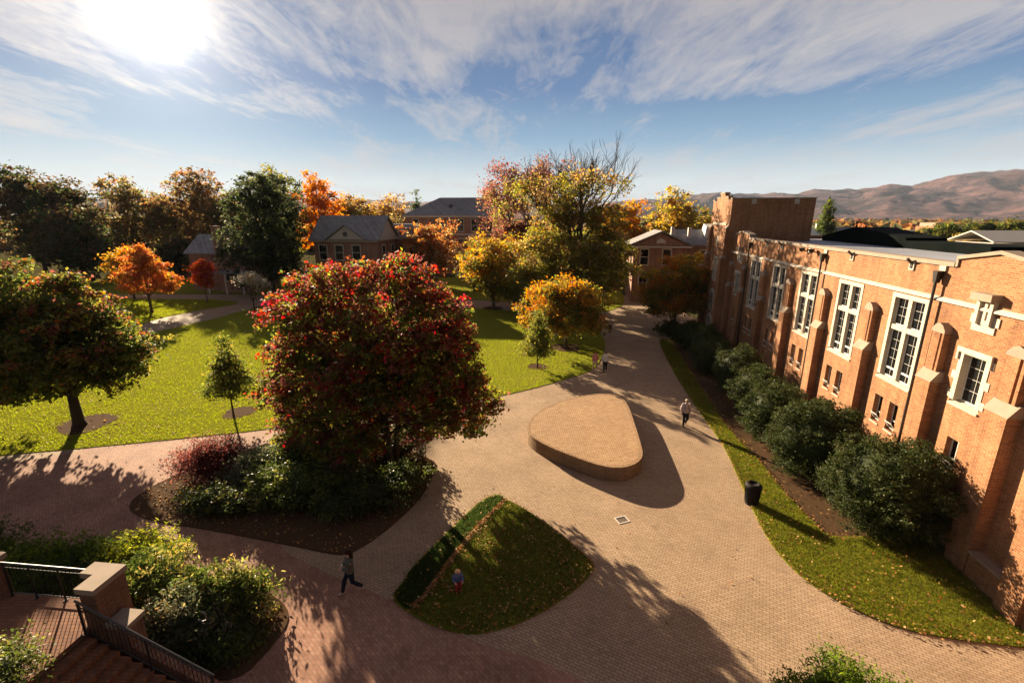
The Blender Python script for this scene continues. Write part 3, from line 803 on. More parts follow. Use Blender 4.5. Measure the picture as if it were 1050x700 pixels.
for c in SMALL+[4.15, 30.75, -1.3]:
    fr, gl = MB(), MB(); x0, x1 = c-.30, c+.30
    d = -.20
    for q in ((x0, x0+.05, 2.85, 4.2), (x1-.05, x1, 2.85, 4.2), (x0+.05, x1-.05, 4.14, 4.2), (x0+.05, x1-.05, 3.28, 3.34), (x0+.05, x1-.05, 2.85, 2.9)):
        fr.box((q[0]+.001, d-.05, q[2]+.001), (q[1]-.001, d, q[3]-.001))
    fr.box((c-.012, d-.04, 3.34), (c+.012, d-.01, 4.14))
    gl.add([(x0+.01, d-.03, 2.87), (x1-.01, d-.03, 2.87), (x1-.01, d-.03, 4.18), (x0+.01, d-.03, 4.18)], [(3, 2, 1, 0)])
    o = fr.build('window', M['white'], bld); gl.build('glass', M['glass'], o)
    b = MB()  # bottom hung hopper sash, tilted open
    tilt = .27
    def T(x, t, off): return (x, d+.02+tilt*t*(1)+off*.9, 2.92+.38*t+off*-.3)
    for (xa, xb, ta, tb_) in ((x0+.05, x0+.1, 0, 1), (x1-.1, x1-.05, 0, 1), (x0+.1, x1-.1, 0, .12), (x0+.1, x1-.1, .88, 1)):
        p = [T(xa, ta, 0), T(xb, ta, 0), T(xb, tb_, 0), T(xa, tb_, 0)]; q = [T(xa, ta, .035), T(xb, ta, .035), T(xb, tb_, .035), T(xa, tb_, .035)]
        b.hexa(p, q)
    b.build('hopper_sash', M['white'], o)
    b = MB(); b.box((x0-.03, -.19, 2.79), (x1+.03, .05, 2.848)); b.build('sill', M['stone'], o)

for s_ in SLIT:   # stone tablets
    b = MB(); b.box((s_-.36, .0, 8.72), (s_-.22, .16, 9.60)); b.box((s_+.22, .0, 8.72), (s_+.36, .16, 9.60)); b.box((s_-.22, .0, 8.72), (s_+.22, .06, 9.60))
    b.box((s_-.50, .0, 8.45), (s_+.50, .045, 8.719)); b.box((s_-.62, .0, 8.72), (s_-.361, .04, 9.05)); b.box((s_+.361, .0, 8.72), (s_+.62, .04, 9.05))
    b.box((s_-.05, .061, 8.9), (s_+.05, .10, 9.5))
    o = b.build('stone_tablet', M['stone'], bld)
    b = MB(); b.box((s_-.46, .0, 9.601), (s_+.46, .36, 9.86)); b.build('hood', M['stone_dark'], o)
for s_ in (6.62, 15.95, 28.25):
    b = MB(); b.tube([(s_, .2, .3), (s_, .2, 10.0)], .055, 8)
    b.hexa([(s_-.07, .1, 9.9), (s_+.07, .1, 9.9), (s_+.07, .27, 9.9), (s_-.07, .27, 9.9)], [(s_-.13, .02, 10.38), (s_+.13, .02, 10.38), (s_+.13, .3, 10.38), (s_-.13, .3, 10.38)])
    o = b.build('downpipe', M['black'], bld)
    b = MB(); b.box((s_-.17, .0, 10.39), (s_+.17, .07, 10.595)); b.build('scupper', M['stone'], o)
for s_ in (8.45, 13.15, 22.2, 24.9):
    b = MB(); b.box((s_-.16, .0, 10.22), (s_+.16, .06, 10.595)); o = b.build('scupper', M['stone'], bld)
    b = MB(); b.box((s_-.07, .061, 10.3), (s_+.07, .09, 10.52)); b.tube([(s_, .05, 10.5), (s_-.05, .30, 10.72)], .06, 6); b.build('spout', M['black'], o)
for s_ in (17.2, 18.5):
    b = MB(); b.tube([(s_, .0, 10.35), (s_, .2, 10.42)], .04, 6)
    b.lathe([(.09, -.14), (.17, .02), (.19, .10)], (s_, .28, 10.45), 14); b.build('floodlight', M['black'], bld)
b = MB(); b.box((17.74, 0, 10.3), (17.96, .12, 10.55)); b.build('junction_box', M['cream'], bld)

# dark monitor on the roof
b = MB(); prof = [(16.2, 10.282), (35.5, 10.282), (35.5, 10.72), (30.6, 11.62), (29.9, 11.62), (23.6, 11.02), (23.5, 10.82), (16.2, 10.82)]
b.extrude_y(prof, -8.8, -11.5); o = b.build('roof_monitor', M['roof_dark'], bld)
b = MB(); b.tube([(30.25, -8.9, 11.6), (30.25, -8.9, 11.9)], [.12, .03], 8); b.ellip((30.25, -8.9, 11.95), (.09, .09, .12), 8, 6); b.build('finial', M['roof_dark'], o)
b = MB(); b.box((-5, -13.6, 10.282), (13.5, -13.2, 11.0)); b.extrude_y([(8.6, 11.001), (13.0, 11.001), (10.8, 11.45)], -13.2, -13.6); b.build('rear_parapet', M['stone_dark'], bld)
b = MB(); b.box((4.3, -4.8, 10.282), (5.5, -3.6, 11.0)); b.build('roof_hatch', M['cream'], bld)

# tower
T0, T1, TD, TB, TH = 33.0, 39.3, .6, -6.6, 13.45
b = MB()
tho = [(35.55, 36.75, 6.1, 8.6, .3), (35.45, 36.85, 3.0, 5.2, .3), (35.35, 36.95, 0.2, 2.6, .4)]
wall_holes(b, T0, T1, 0, TH, tho, TD)
for a, c in (((T0, TD), (T0, TB)), ((T0, TB), (T1, TB)), ((T1, TB), (T1, TD))):
    b.add([(a[0], a[1], 0), (c[0], c[1], 0), (c[0], c[1], TH), (a[0], a[1], TH)], [(0, 1, 2, 3)])
b.add([(T0, TD, TH-.5), (T1, TD, TH-.5), (T1, TB, TH-.5), (T0, TB, TH-.5)], [(3, 2, 1, 0)])
tw = b.build('tower', M['wall_brick'], bld)
b = MB()
b.box((T0+.001, TB+.001, TH+.001), (T0+.4, TD-.001, TH+.62)); b.box((T1-.4, TB+.001, TH+.001), (T1-.001, TD-.001, TH+.62)); b.box((T0+.401, TB+.001, TH+.001), (T1-.401, TB+.4, TH+.62))
b.box((T0+.401, TD-.4, TH+.001), (T1-.401, TD-.001, TH+.5)); b.box((T0+1.3, TD-.4, TH+.501), (T1-1.3, TD-.002, TH+.85)); b.box((T0+2.4, TD-.4, TH+.851), (T1-2.4, TD-.003, TH+1.2))
b.build('battlement', M['wall_brick'], tw)
b = MB()
b.box((T0-.05, TB-.04, TH+.621), (T0+.45, TD+.04, TH+.72)); b.box((T1-.45, TB-.04, TH+.621), (T1+.05, TD+.04, TH+.72)); b.box((T0+.451, TB-.04, TH+.621), (T1-.451, TB+.44, TH+.72))
b.box((T0+.451, TD-.42, TH+.5), (T0+1.3, TD+.04, TH+.58)); b.box((T1-1.3, TD-.42, TH+.5), (T1-.451, TD+.04, TH+.58))
b.box((T0+1.25, TD-.42, TH+.852), (T0+2.4, TD+.04, TH+.93)); b.box((T1-2.4, TD-.42, TH+.852), (T1-1.25, TD+.04, TH+.93)); b.box((T0+2.35, TD-.45, TH+1.202), (T1-2.35, TD+.06, TH+1.32))
b.build('coping', M['stone_dark'], tw)
for q in (T0+.0, T1-.95):
    b = MB(); b.box((q+.06, TD, 0), (q+.89, TD+.42, 8.6)); b.box((q+.12, TD, 8.9), (q+.83, TD+.26, 11.4)); o = b.build('buttress', M['wall_brick'], tw)
    for za, da, db in ((8.601, .46, .26), (11.401, .30, .02)):
        b = MB(); b.hexa([(q+.04, TD+.001, za), (q+.91, TD+.001, za), (q+.91, TD+da, za), (q+.04, TD+da, za)], [(q+.04, TD+.001, za+.3), (q+.91, TD+.001, za+.3), (q+.91, TD+db, za+.29), (q+.04, TD+db, za+.29)])
        b.build('weathering', M['stone_dark'], o)
b = MB(); b.box((T0+.95, TD, 11.7), (T1-.95, TD+.07, 11.9)); b.build('string_course', M['stone'], tw)
b = MB(); stone_frame(b, 35.55, 36.75, 6.1, 8.6, .14, .26, True); b.box((36.09, -.26, 6.3), (36.21, .0, 8.4)); b.box((35.69, -.26, 7.3), (36.089, .0, 7.42)); b.box((36.211, -.26, 7.3), (36.61, .0, 7.42))
o = b.build('window', M['stone'], tw, (0, TD, 0)); fr, gl = MB(), MB()
for x0, x1 in ((35.69, 36.09), (36.21, 36.61)): lights(fr, gl, x0, x1, 6.3, 7.3, -.2, 2, 2); lights(fr, gl, x0, x1, 7.42, 8.4, -.2, 2, 2)
fr.build('frame', M['white'], o); gl.build('glass', M['glass'], o)
def arch(a, c, z0, zs, n=10): 
    m, r = (a+c)/2, (c-a)/2
    return [(a, z0), (c, z0)]+[(m+r*math.cos(t), zs+r*1.1*math.sin(t)) for t in [PI*k/n for k in range(n+1)]]
def arch_ring(b, a, c, z0, zs, w, d0, d1):
    o_, i_ = arch(a, c, z0, zs)[1:]+[(a, z0)], arch(a+w, c-w, z0, zs)[1:]+[(a+w, z0)]
    for k in range(len(o_)-1):
        p, q, r_, s_ = o_[k], o_[k+1], i_[k+1], i_[k]
        b.hexa([(p[0], d0, p[1]), (q[0], d0, q[1]), (r_[0], d0, r_[1]), (s_[0], d0, s_[1])], [(p[0], d1, p[1]), (q[0], d1, q[1]), (r_[0], d1, r_[1]), (s_[0], d1, s_[1])])
b = MB(); arch_ring(b, 35.3, 37.0, 3.0, 4.4, .28, TD-.28, TD+.06); o = b.build('arched_window', M['stone'], tw)
b = MB(); b.add([(35.46, TD-.2, 3.01), (36.84, TD-.2, 3.01), (36.84, TD-.2, 5.19), (35.46, TD-.2, 5.19)], [(3, 2, 1, 0)]); b.build('glass', M['glass'], o)
b = MB(); arch_ring(b, 35.2, 37.1, 0, 1.7, .3, TD-.3, TD+.09); o = b.build('doorway', M['stone'], tw)
b = MB(); b.box((35.5, TD-.34, .2), (36.8, TD-.3, 2.59)); b.build('door', M['black'], o)
b = MB(); b.extrude_y([(36.15, 9.5), (36.6, 10.15), (36.15, 10.8), (35.7, 10.15)], TD+.06, TD); b.extrude_y([(36.15, 9.85), (36.36, 10.15), (36.15, 10.45), (35.94, 10.15)], TD+.10, TD+.061); b.build('stone_lozenge', M['stone'], tw)
for y in (-1.3, -5.0):
    b = MB(); b.box((T0-.08, y-.2, 13.62), (T0-.001, y+.2, 14.05)); b.box((T0-.2, y-.08, 13.66), (T0-.081, y+.08, 13.8)); b.build('scupper', M['stone'], tw)

# ------------------------------------------------------------------ background houses
def win(parent, x, y, z, w, h, ax='y', sg=-1, m='cream'):
    """simple sash window set on a wall plane; ax = wall normal axis"""
    fr, gl = MB(), MB(); f = .12
    def bx(mb, u0, u1, z0, z1, d0, d1):
        d0, d1 = sorted((sg*d0, sg*d1))
        if ax == 'y': mb.box((x+u0, y+d0, z0), (x+u1, y+d1, z1))
        else: mb.box((x+d0, y+u0, z0), (x+d1, y+u1, z1))
    bx(fr, -w/2-f, -w/2, z-f, z+h+f, .0, .1); bx(fr, w/2, w/2+f, z-f, z+h+f, .0, .1)
    bx(fr, -w/2, w/2, z+h, z+h+f*1.3, .0, .1); bx(fr, -w/2, w/2, z-f*1.3, z, .0, .14); bx(fr, -w/2, w/2, z+h/2-.04, z+h/2+.04, .0, .07)
    bx(gl, -w/2, w/2, z, z+h, .005, .03)
    o = fr.build('window', M[m], parent); gl.build('glass', M['glass'], o)

def roof_gable(b, x0, x1, y0, y1, ze, zr, th=.18):      # ridge along x
    ym = (y0+y1)/2
    for (ya, yb) in ((y0, ym), (y1, ym)):
        b.hexa([(x0, ya, ze), (x1, ya, ze), (x1, yb, zr), (x0, yb, zr)], [(x0, ya, ze+th), (x1, ya, ze+th), (x1, yb, zr+th), (x0, yb, zr+th)])
GR = rad(-7.8)
# three storey hip roofed house
h = thing('brick_house', 'large brick house with a grey hipped slate roof behind the orange tree', 'house', (-13.0, 112, 0), GR)
MB().box((-10, -6, 0), (11, 8, 12.5)).build('wall', M['dark_brick'], h)
b = MB(); b.hexa([(-10.7, -6.7, 12.7), (11.7, -6.7, 12.7), (11.7, 8.7, 12.7), (-10.7, 8.7, 12.7)], [(-3.8, .6, 16.7), (6.5, .6, 16.7), (6.5, 1.4, 16.7), (-3.8, 1.4, 16.7)]); o = b.build('roof', M['slate'], h)
b = MB(); b.box((-.55, -3.6, 13.2), (.1, -2.6, 15.1)); b.build('chimney', M['black'], o)
MB().box((-10.5, -6.5, 12.3), (11.5, 8.5, 12.698)).build('eaves', M['cream'], h)
MB().box((-10.04, -6.06, 8.6), (11.04, 8.04, 8.85)).build('string_course', M['cream'], h)
for x in (-7.6, -2.0, 2.6, 5.6, 9.0):
    for z in (9.4, 5.2, 1.2): win(h, x, -6.0, z, 1.2, 2.5)
for y in (-2, 3): win(h, 11, y, 9.4, 1.2, 2.5, 'x', 1)
# gabled single storey house
h = thing('gabled_house', 'brick house with grey gabled roof, small front pediment and round vent', 'house', (-24.4, 82, 0), GR)
MB().box((-8, -4, 0), (3.2, 4, 8.9)).build('wall', M['dark_brick'], h)
b = MB(); roof_gable(b, -8.5, 3.7, -4.7, 4.7, 8.7, 12.5); b.build('roof', M['slate'], h)
b = MB(); b.add([(3.25, -4.2, 9.0), (3.25, 4.2, 9.0), (3.25, 0, 12.4)], [(0, 1, 2)]); b.box((3.205, -4.6, 8.7), (3.6, 4.6, 8.98)); b.build('gable_end', M['plaster'], h)
b = MB(); b.extrude_y([(-5.0, 8.9), (1.2, 8.9), (-1.9, 11.0)], -4.85, -1.2); o = b.build('pediment', M['plaster'], h)
b = MB(); v = (-1.9, -4.9, 9.75); b.tube([(v[0], -4.95, v[2]), (v[0], -4.852, v[2])], .38, 16); b.build('round_vent', M['black'], o)
b = MB()
for sx in (-1, 1): b.hexa([(-1.9+sx*3.6, -5.2, 8.75), (-1.9+sx*3.6, -.6, 8.75), (-1.9, -.6, 11.15), (-1.9, -5.2, 11.15)], [(-1.9+sx*3.6, -5.2, 8.95), (-1.9+sx*3.6, -.6, 8.95), (-1.9, -.6, 11.35), (-1.9, -5.2, 11.35)])
b.build('pediment_roof', M['slate'], h)
MB().box((-8.3, -4.35, 8.5), (3.2, -4.001, 8.8)).build('eaves', M['cream'], h)
for x in (-6.4, -3.6, -.6): win(h, x, -4, 5.6, 1.3, 2.3)
for y in (-1.9, 2): win(h, 3.2, y, 5.6, 1.1, 2.2, 'x', 1)
MB().box((-3, 4.01, 0), (7, 11, 8.6)).build('rear_wing', M['dark_brick'], h)
b = MB(); b.hexa([(-3.4, 3.6, 8.65), (7.5, 3.6, 8.65), (7.5, 11.4, 8.65), (-3.4, 11.4, 8.65)], [(-1, 6.5, 11.2), (5.2, 6.5, 11.2), (5.2, 8.5, 11.2), (-1, 8.5, 11.2)]); b.build('rear_roof', M['slate'], h)
# cottage at left
h = thing('cottage', 'small stone cottage with grey slate roof and tall chimney among dark trees', 'house', (-49.5, 84, 0), GR)
MB().box((-6, -3, 0), (2, 4, 6.4)).build('wall', M['dark_brick'], h)
b = MB(); roof_gable(b, -6.4, 2.2, -3.6, 4.6, 6.3, 9.3); b.build('roof', M['slate'], h)
MB().box((-.2, -3.9, 0), (.9, -3.0, 11.0)).build('chimney', M['dark_brick'], h)
b = MB(); b.extrude_y([(1.0, 0), (5.6, 0), (5.6, 6.6), (3.3, 10.2), (1.0, 6.6)], -4.6, 4); b.build('cross_wing', M['dark_brick'], h)
b = MB()
for sx in (-1, 1): b.hexa([(3.3+sx*2.8, -4.9, 6.1), (3.3+sx*2.8, 4.3, 6.1), (3.3, 4.3, 10.3), (3.3, -4.9, 10.3)], [(3.3+sx*2.8, -4.9, 6.3), (3.3+sx*2.8, 4.3, 6.3), (3.3, 4.3, 10.5), (3.3, -4.9, 10.5)])
b.build('wing_roof', M['slate'], h)
win(h, 3.3, -4.6, 6.6, .9, 1.5); win(h, 2.4, -4.6, 2.0, .9, 1.8); win(h, 4.3, -4.6, 2.0, .9, 1.8); win(h, -3.5, -3, 2.2, 1, 1.8)
b = MB(); b.box((-.5, -6.6, 3.4), (6.4, -4.605, 3.6)); b.build('porch_roof', M['slate'], h)
for x in (-.2, 3.0, 6.1):
    MB().tube([(x, -6.3, 0), (x, -6.3, 3.4)], .12, 8).build('porch_column', M['white'], h)
# brick house beside the tower
h = thing('brick_house', 'low brick house with front pediment and half round vent beside the tower', 'house', (22.2, 70, 0), GR)
MB().box((-4.2, 0, 0), (3.4, 9, 8.3)).box((3.401, 2, 0), (14, 9, 8.3)).build('wall', M['dark_brick'], h)
b = MB(); b.extrude_y([(-4.6, 8.35), (3.8, 8.35), (-.4, 10.15)], -.25, 6); o = b.build('pediment', M['dark_brick'], h)
b = MB()
for sx in (-1, 1): b.hexa([(-.4+sx*4.7, -.6, 8.25), (-.4+sx*4.7, 7, 8.25), (-.4, 7, 10.3), (-.4, -.6, 10.3)], [(-.4+sx*4.7, -.6, 8.45), (-.4+sx*4.7, 7, 8.45), (-.4, 7, 10.5), (-.4, -.6, 10.5)])
roof_gable(b, 2.0, 14.5, 1.4, 9.6, 8.3, 10.4); r_ = b.build('roof', M['slate'], h)
b = MB(); b.box((-4.8, -.5, 8.08), (4.0, .0, 8.3)); b.extrude_y([(-4.7, 8.31), (-.4, 10.2), (3.9, 8.31), (3.6, 8.31), (-.4, 10.05), (-4.4, 8.31)], -.62, -.3) if False else None; b.build('cornice', M['cream'], h)
b = MB(); pts = [(-.4+.65*math.cos(t), 8.75+.65*math.sin(t)) for t in [PI*k/10 for k in range(11)]]; b.extrude_y(pts, -.32, -.255); b.build('half_round_vent', M['cream'], o)
for x in (-2.6, .6): win(h, x, 0, 5.6, 1.1, 2.2); win(h, x, 0, 1.8, 1.1, 2.2)
for x in (6.3, 9.5): win(h, x, 2, 5.6, 1.1, 2.0); win(h, x, 2, 1.8, 1.1, 2.2)
for y in (2.5, 6): win(h, -4.2, y, 5.6, 1.1, 2.2, 'x', -1)
for (x, y, z) in ((1.6, 3.4, 11.0), (4.0, 3.0, 10.9)): MB().box((x, y, 8.8), (x+.5, y+.5, z)).build('chimney', M['cream'], r_)
b = MB(); b.hexa([(6.4, 3.2, 9.2), (9.2, 3.2, 9.2), (9.2, 5.6, 9.6), (6.4, 5.6, 9.6)], [(6.7, 3.6, 11.0), (8.8, 3.6, 11.0), (8.8, 5.4, 11.4), (6.7, 5.4, 11.4)]); b.build('skylight', M['white_roof'], r_)
# roofs beyond the hall
def far_block(name, label, loc, parts):
    h = thing(name, label, 'building', (*loc, 0), GR)
    for nm, a, c, m in parts: MB().box(a, c).build(nm, M[m], h)
    return h
h = far_block('brick_building', 'sunlit brick block with short chimney beyond the flat hall roof', (84.5, 97), [('wall', (-3.5, -3, 0), (3, 3, 8.6), 'wall_brick'), ('parapet', (-1.3, -2.6, 8.6), (2.2, 2.6, 10.6), 'wall_brick'), ('coping', (-.9, -2.2, 10.6), (1.7, 2.2, 11.3), 'stone_dark')])
h = far_block('warehouse', 'long low building with white metal roof below the mountain', (122, 150), [('wall', (-16, -6, 0), (12, 6, 5.5), 'plaster')])
b = MB(); roof_gable(b, -17, 13, -8, 8, 5.4, 8.3); b.build('roof', M['white_roof'], h)
h = far_block('brick_building', 'low brick building with white flat roof beside the pointed conifer', (78, 122), [('wall', (-8, -4, 0), (8, 4, 7.4), 'dark_brick')])
b = MB(); roof_gable(b, -8.6, 1, -5, 5, 7.4, 9.6); b.build('roof', M['white_roof'], h)
b = MB(); roof_gable(b, 1.01, 8.6, -5, 5, 7.4, 9.8); b.build('roof', M['slate'], h)
MB().box((-1, -.4, 9), (-.2, .4, 10.8)).build('chimney', M['cream'], h)
h = far_block('brick_building', 'small dark brick building left of the white metal roof', (93, 130), [('wall', (-4, -3, 0), (5, 4, 7.0), 'dark_brick'), ('roof', (-4.4, -3.4, 7.0), (5.4, 4.4, 7.4), 'slate')])
h = far_block('pavilion', 'pale stone pediment roof at the right edge beyond the hall', (80.5, 78), [('wall', (-4, -3, 0), (5, 5, 8.4), 'plaster')])
b = MB(); roof_gable(b, -4.6, 5.6, -3.8, 5.8, 8.5, 10.1); b.build('roof', M['cream'], h)

# ------------------------------------------------------------------ hills
def hills():
    prof = [(-2600, 120), (-1200, 150), (0, 120), (700, 130), (1420, 210), (1700, 255), (1800, 225), (2300, 225), (2480, 262), (2650, 232), (2880, 240), (3060, 272), (3250, 262), (3540, 325), (3780, 352), (4160, 358), (4340, 415), (4450, 432), (5000, 470), (5600, 420), (6600, 300), (8000, 200)]
    xs = np.array([p[0] for p in prof]); hs = np.array([p[1] for p in prof])
    b = MB(); nx, ny = 520, 150; vs = []
    for j in range(ny):
        for i in range(nx):
            u = i/(nx-1); az = -0.75+u*2.1; t = j/(ny-1)
            D = 2100+t*3600
            # skyline reached around depth 4000 along each azimuth
            x0 = math.tan(max(min(az, 1.15), -1.0))*4000
            H = float(np.interp(x0, xs, hs))*.97
            X, Y = D*math.sin(az)*1.25, D*math.cos(az)*1.25
            r = max(0, 1-abs(t-.53)/.53)
            sp = 1-abs(noise.noise(Vector((X*.0011, Y*.0009, 3))))*1.5
            f2 = noise.fractal(Vector((X*.0052, Y*.0052, 1)), .8, 2.0, 6)
            sp2 = 1-abs(noise.noise(Vector((X*.0031+4, Y*.0024, 9))))*1.8
            z = H*(r**1.15)+(sp-.55)*150*(r*(1-r)*3.2)+(sp2-.5)*60*(r*(1-r)*3.2)+f2*22*min(1, r*4)
            vs.append((X, Y, z-14))
    fs = [(j*nx+i, (j+1)*nx+i, (j+1)*nx+i+1, j*nx+i+1) for j in range(ny-1) for i in range(nx-1)]
    b.add(vs, [tuple(reversed(f)) for f in fs]); o = b.build('hills', M['hill'], smooth=True); struct(o)
hills()

# ------------------------------------------------------------------ trees
C_LOBES = [(-3.6, .3, 8.6, 1.3, 1.3, 1.5), (-2.5, .8, 9.3, 1.3, 1.3, 1.3), (-1.1, 1.0, 8.9, 1.1, 1.2, 1.3), (.6, .5, 9.7, 1.2, 1.2, 1.2), (1.6, .4, 9.4, 1.1, 1.2, 1.2), (2.7, 0, 8.4, 1.1, 1.2, 1.1), (3.3, .2, 7.2, 1.0, 1.0, 1.0), (-4.3, .2, 7.2, 1.2, 1.3, 1.4), (-2.8, -1.1, 7.3, 1.5, 1.3, 1.6), (-1.0, -1.4, 6.9, 1.3, 1.3, 1.7), (.9, -1.2, 7.6, 1.5, 1.4, 1.7), (2.6, -.6, 6.4, 1.4, 1.4, 1.5), (3.6, 0, 5.6, 1.1, 1.2, 1.2), (-4.4, .6, 5.6, 1.3, 1.4, 1.4), (-3.2, -1.2, 5.3, 1.6, 1.4, 1.5), (-1.2, -1.7, 4.9, 1.5, 1.3, 1.4), (1.0, -1.4, 5.3, 1.4, 1.3, 1.4), (2.5, .0, 4.4, 1.4, 1.4, 1.2), (4.2, .3, 4.2, 1.0, 1.1, 1.0), (4.7, .2, 3.2, .7, .9, .8), (-5.3, .9, 4.0, 1.1, 1.1, 1.1), (-5.0, .9, 2.6, 1.1, 1.0, .9), (-2.2, -1.3, 2.4, 1.3, 1.1, .9), (-4.0, .5, 3.5, 1.2, 1.2, 1.2), (-2.6, -1.2, 3.3, 1.4, 1.2, 1.2), (-1.0, -1.3, 2.9, 1.0, 1.0, .8), (2.6, .4, 2.9, 1.3, 1.2, 1.0), (3.7, .5, 2.5, 1.0, .9, .8), (1.6, -.9, 2.9, .9, .9, .8), (-1.4, -1.6, 2.3, 1.2, 1.0, .9), (-4.0, -.4, 2.3, 1.2, 1.1, .9), (-3.0, 1.0, 2.3, 1.3, 1.2, 1.1), (-4.4, 1.6, 2.4, 1.0, 1.0, .9), (-1.5, 2.4, 5.2, 1.9, 1.9, 1.7), (.8, 2.2, 6.3, 2.0, 1.9, 2.0), (-3, 2.2, 7, 1.7, 1.8, 1.8), (2.6, 1.8, 7.2, 1.4, 1.4, 1.5), (1.6, 2.2, 4.2, 1.4, 1.4, 1.2), (-.4, .4, 5.5, 2.6, 1.6, 2.4)]
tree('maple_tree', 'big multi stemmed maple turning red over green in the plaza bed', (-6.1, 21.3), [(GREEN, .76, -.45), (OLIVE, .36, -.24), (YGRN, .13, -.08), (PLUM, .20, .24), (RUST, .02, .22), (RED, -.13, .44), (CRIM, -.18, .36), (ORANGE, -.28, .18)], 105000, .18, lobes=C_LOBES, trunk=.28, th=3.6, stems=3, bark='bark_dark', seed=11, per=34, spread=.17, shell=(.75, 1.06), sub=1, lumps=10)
L_LOBES = [(1.9, 0, 6.8, 1.8, 1.8, 1.6), (.0, .3, 7.9, 1.8, 1.9, 1.5), (-2.0, .8, 8.2, 2.0, 2.0, 1.6), (-4.0, .8, 7.6, 2.0, 2.0, 1.8), (3.3, .2, 5.5, 1.7, 1.7, 1.6), (1.2, -1.4, 6.2, 2.0, 1.8, 1.8), (-1.2, -1.4, 6.4, 2.1, 1.9, 1.9), (-3.4, -.8, 5.8, 2.1, 2.0, 1.9), (-5.6, .3, 5.8, 2.2, 2.2, 2.2), (3.3, .3, 4.2, 1.4, 1.5, 1.2), (1.5, -1.0, 4.2, 1.9, 1.8, 1.4), (-.8, -1.4, 4.2, 2.1, 1.8, 1.6), (-3.0, -.8, 3.8, 2.1, 2, 1.7), (-5.2, .2, 3.4, 2.2, 2.2, 1.9), (2.3, .5, 3.1, 1.2, 1.3, .8), (-1.4, .8, 2.9, 1.8, 1.6, 1.0), (.4, 1.8, 5.2, 2.4, 2.0, 2.2), (-2.6, 2.2, 5.6, 2.4, 2.2, 2.4)]
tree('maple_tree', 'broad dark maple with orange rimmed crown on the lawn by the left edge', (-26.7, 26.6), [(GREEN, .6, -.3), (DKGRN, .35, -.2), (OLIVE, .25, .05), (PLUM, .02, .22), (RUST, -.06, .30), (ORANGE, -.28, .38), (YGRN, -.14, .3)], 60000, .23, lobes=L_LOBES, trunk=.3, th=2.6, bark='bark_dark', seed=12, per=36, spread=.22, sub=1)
tree('maple_tree', 'dark green maple cut off by the left edge of the picture', (-34.0, 27.5), [(GREEN, .5, -.3), (DKGRN, .3, -.2), (OLIVE, .2, .1), (YGRN, -.1, .35), (ORANGE, -.2, .22)], 26000, .26, w=9, z0=3.0, z1=9.6, k=9, trunk=.3, th=2.5, bark='bark_dark', seed=13, spread=.4)
tree('young_tree', 'small green sapling with a thin trunk on the lawn near the brick path', (-17.99, 28.0), [(GREEN, .6, 0), (OLIVE, .3, .1), (DKGRN, .3, 0), (YGRN, .05, .15)], 6000, .17, w=2.9, z0=1.75, z1=5.3, k=7, shape='cone', trunk=.06, th=2.0, seed=14, per=22, spread=.2, lumps=0)
tree('young_tree', 'small green sapling in a mulch ring in front of the round orange tree', (2.17, 38.1), [(GREEN, .5, 0), (OLIVE, .4, .1), (YGRN, .1, .2)], 6500, .17, w=2.9, z0=1.2, z1=4.75, k=7, shape='cone', trunk=.07, th=1.6, seed=15, per=22, spread=.2, lumps=0)
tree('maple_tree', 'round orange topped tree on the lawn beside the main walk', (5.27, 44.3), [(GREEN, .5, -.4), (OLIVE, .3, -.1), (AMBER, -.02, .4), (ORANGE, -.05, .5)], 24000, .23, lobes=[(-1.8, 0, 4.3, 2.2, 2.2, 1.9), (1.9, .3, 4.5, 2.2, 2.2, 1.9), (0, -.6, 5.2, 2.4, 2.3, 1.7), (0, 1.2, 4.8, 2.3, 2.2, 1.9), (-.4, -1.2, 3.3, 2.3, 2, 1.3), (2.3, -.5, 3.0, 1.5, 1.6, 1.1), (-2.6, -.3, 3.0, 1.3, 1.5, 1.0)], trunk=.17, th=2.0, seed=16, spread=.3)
tree('maple_tree', 'amber rimmed tree at the far edge of the front lawn', (-2.61, 65.0), [(GREEN, .5, -.4), (OLIVE, .3, -.1), (AMBER, .0, .4), (ORANGE, -.05, .42)], 17000, .32, w=10.0, z0=1.9, z1=9.6, k=10, trunk=.24, th=2.6, seed=17, spread=.4)
tree('maple_tree', 'vivid orange tree with a straight trunk beside the diagonal lawn path', (-48.7, 62.2), [((.36, .15, .06), .45, 0), (AMBER, .3, -.1), ((.34, .11, .05), .3, .1), ((.42, .12, .06), .1, .25)], 14000, .27, lobes=[(0, 0, 8.3, 1.1, 1.1, 1.2), (-.7, .3, 7.0, 1.6, 1.6, 1.3), (.9, -.3, 6.6, 1.6, 1.6, 1.2), (-1.5, 0, 5.2, 1.8, 1.8, 1.1), (1.7, .2, 5.0, 1.8, 1.8, 1.1), (0, -.8, 5.2, 1.8, 1.8, 1.2), (-2.2, .3, 3.6, 1.6, 1.6, .9), (2.4, 0, 3.5, 1.5, 1.6, .9), (0, .6, 3.6, 2.2, 2, 1.0)], trunk=.18, th=2.6, seed=18, spread=.26)
tree('maple_tree', 'thin orange tree half hidden behind the vivid orange one', (-58.9, 72.3), [(ORANGE, .4, 0), (AMBER, .4, .1), (OLIVE, .2, 0)], 5000, .36, w=6, z0=2.0, z1=8.0, k=6, trunk=.16, th=3, seed=19, spread=.4)
tree('small_tree', 'tiny bright red tree in front of the cottage', (-45.9, 69.7), [(RED, .5, 0), ((.42, .10, .03), .5, .2), (CRIM, .1, .2)], 4200, .30, w=3.6, z0=2.4, z1=6.6, k=6, trunk=.08, th=2.4, seed=20, per=22, spread=.3)

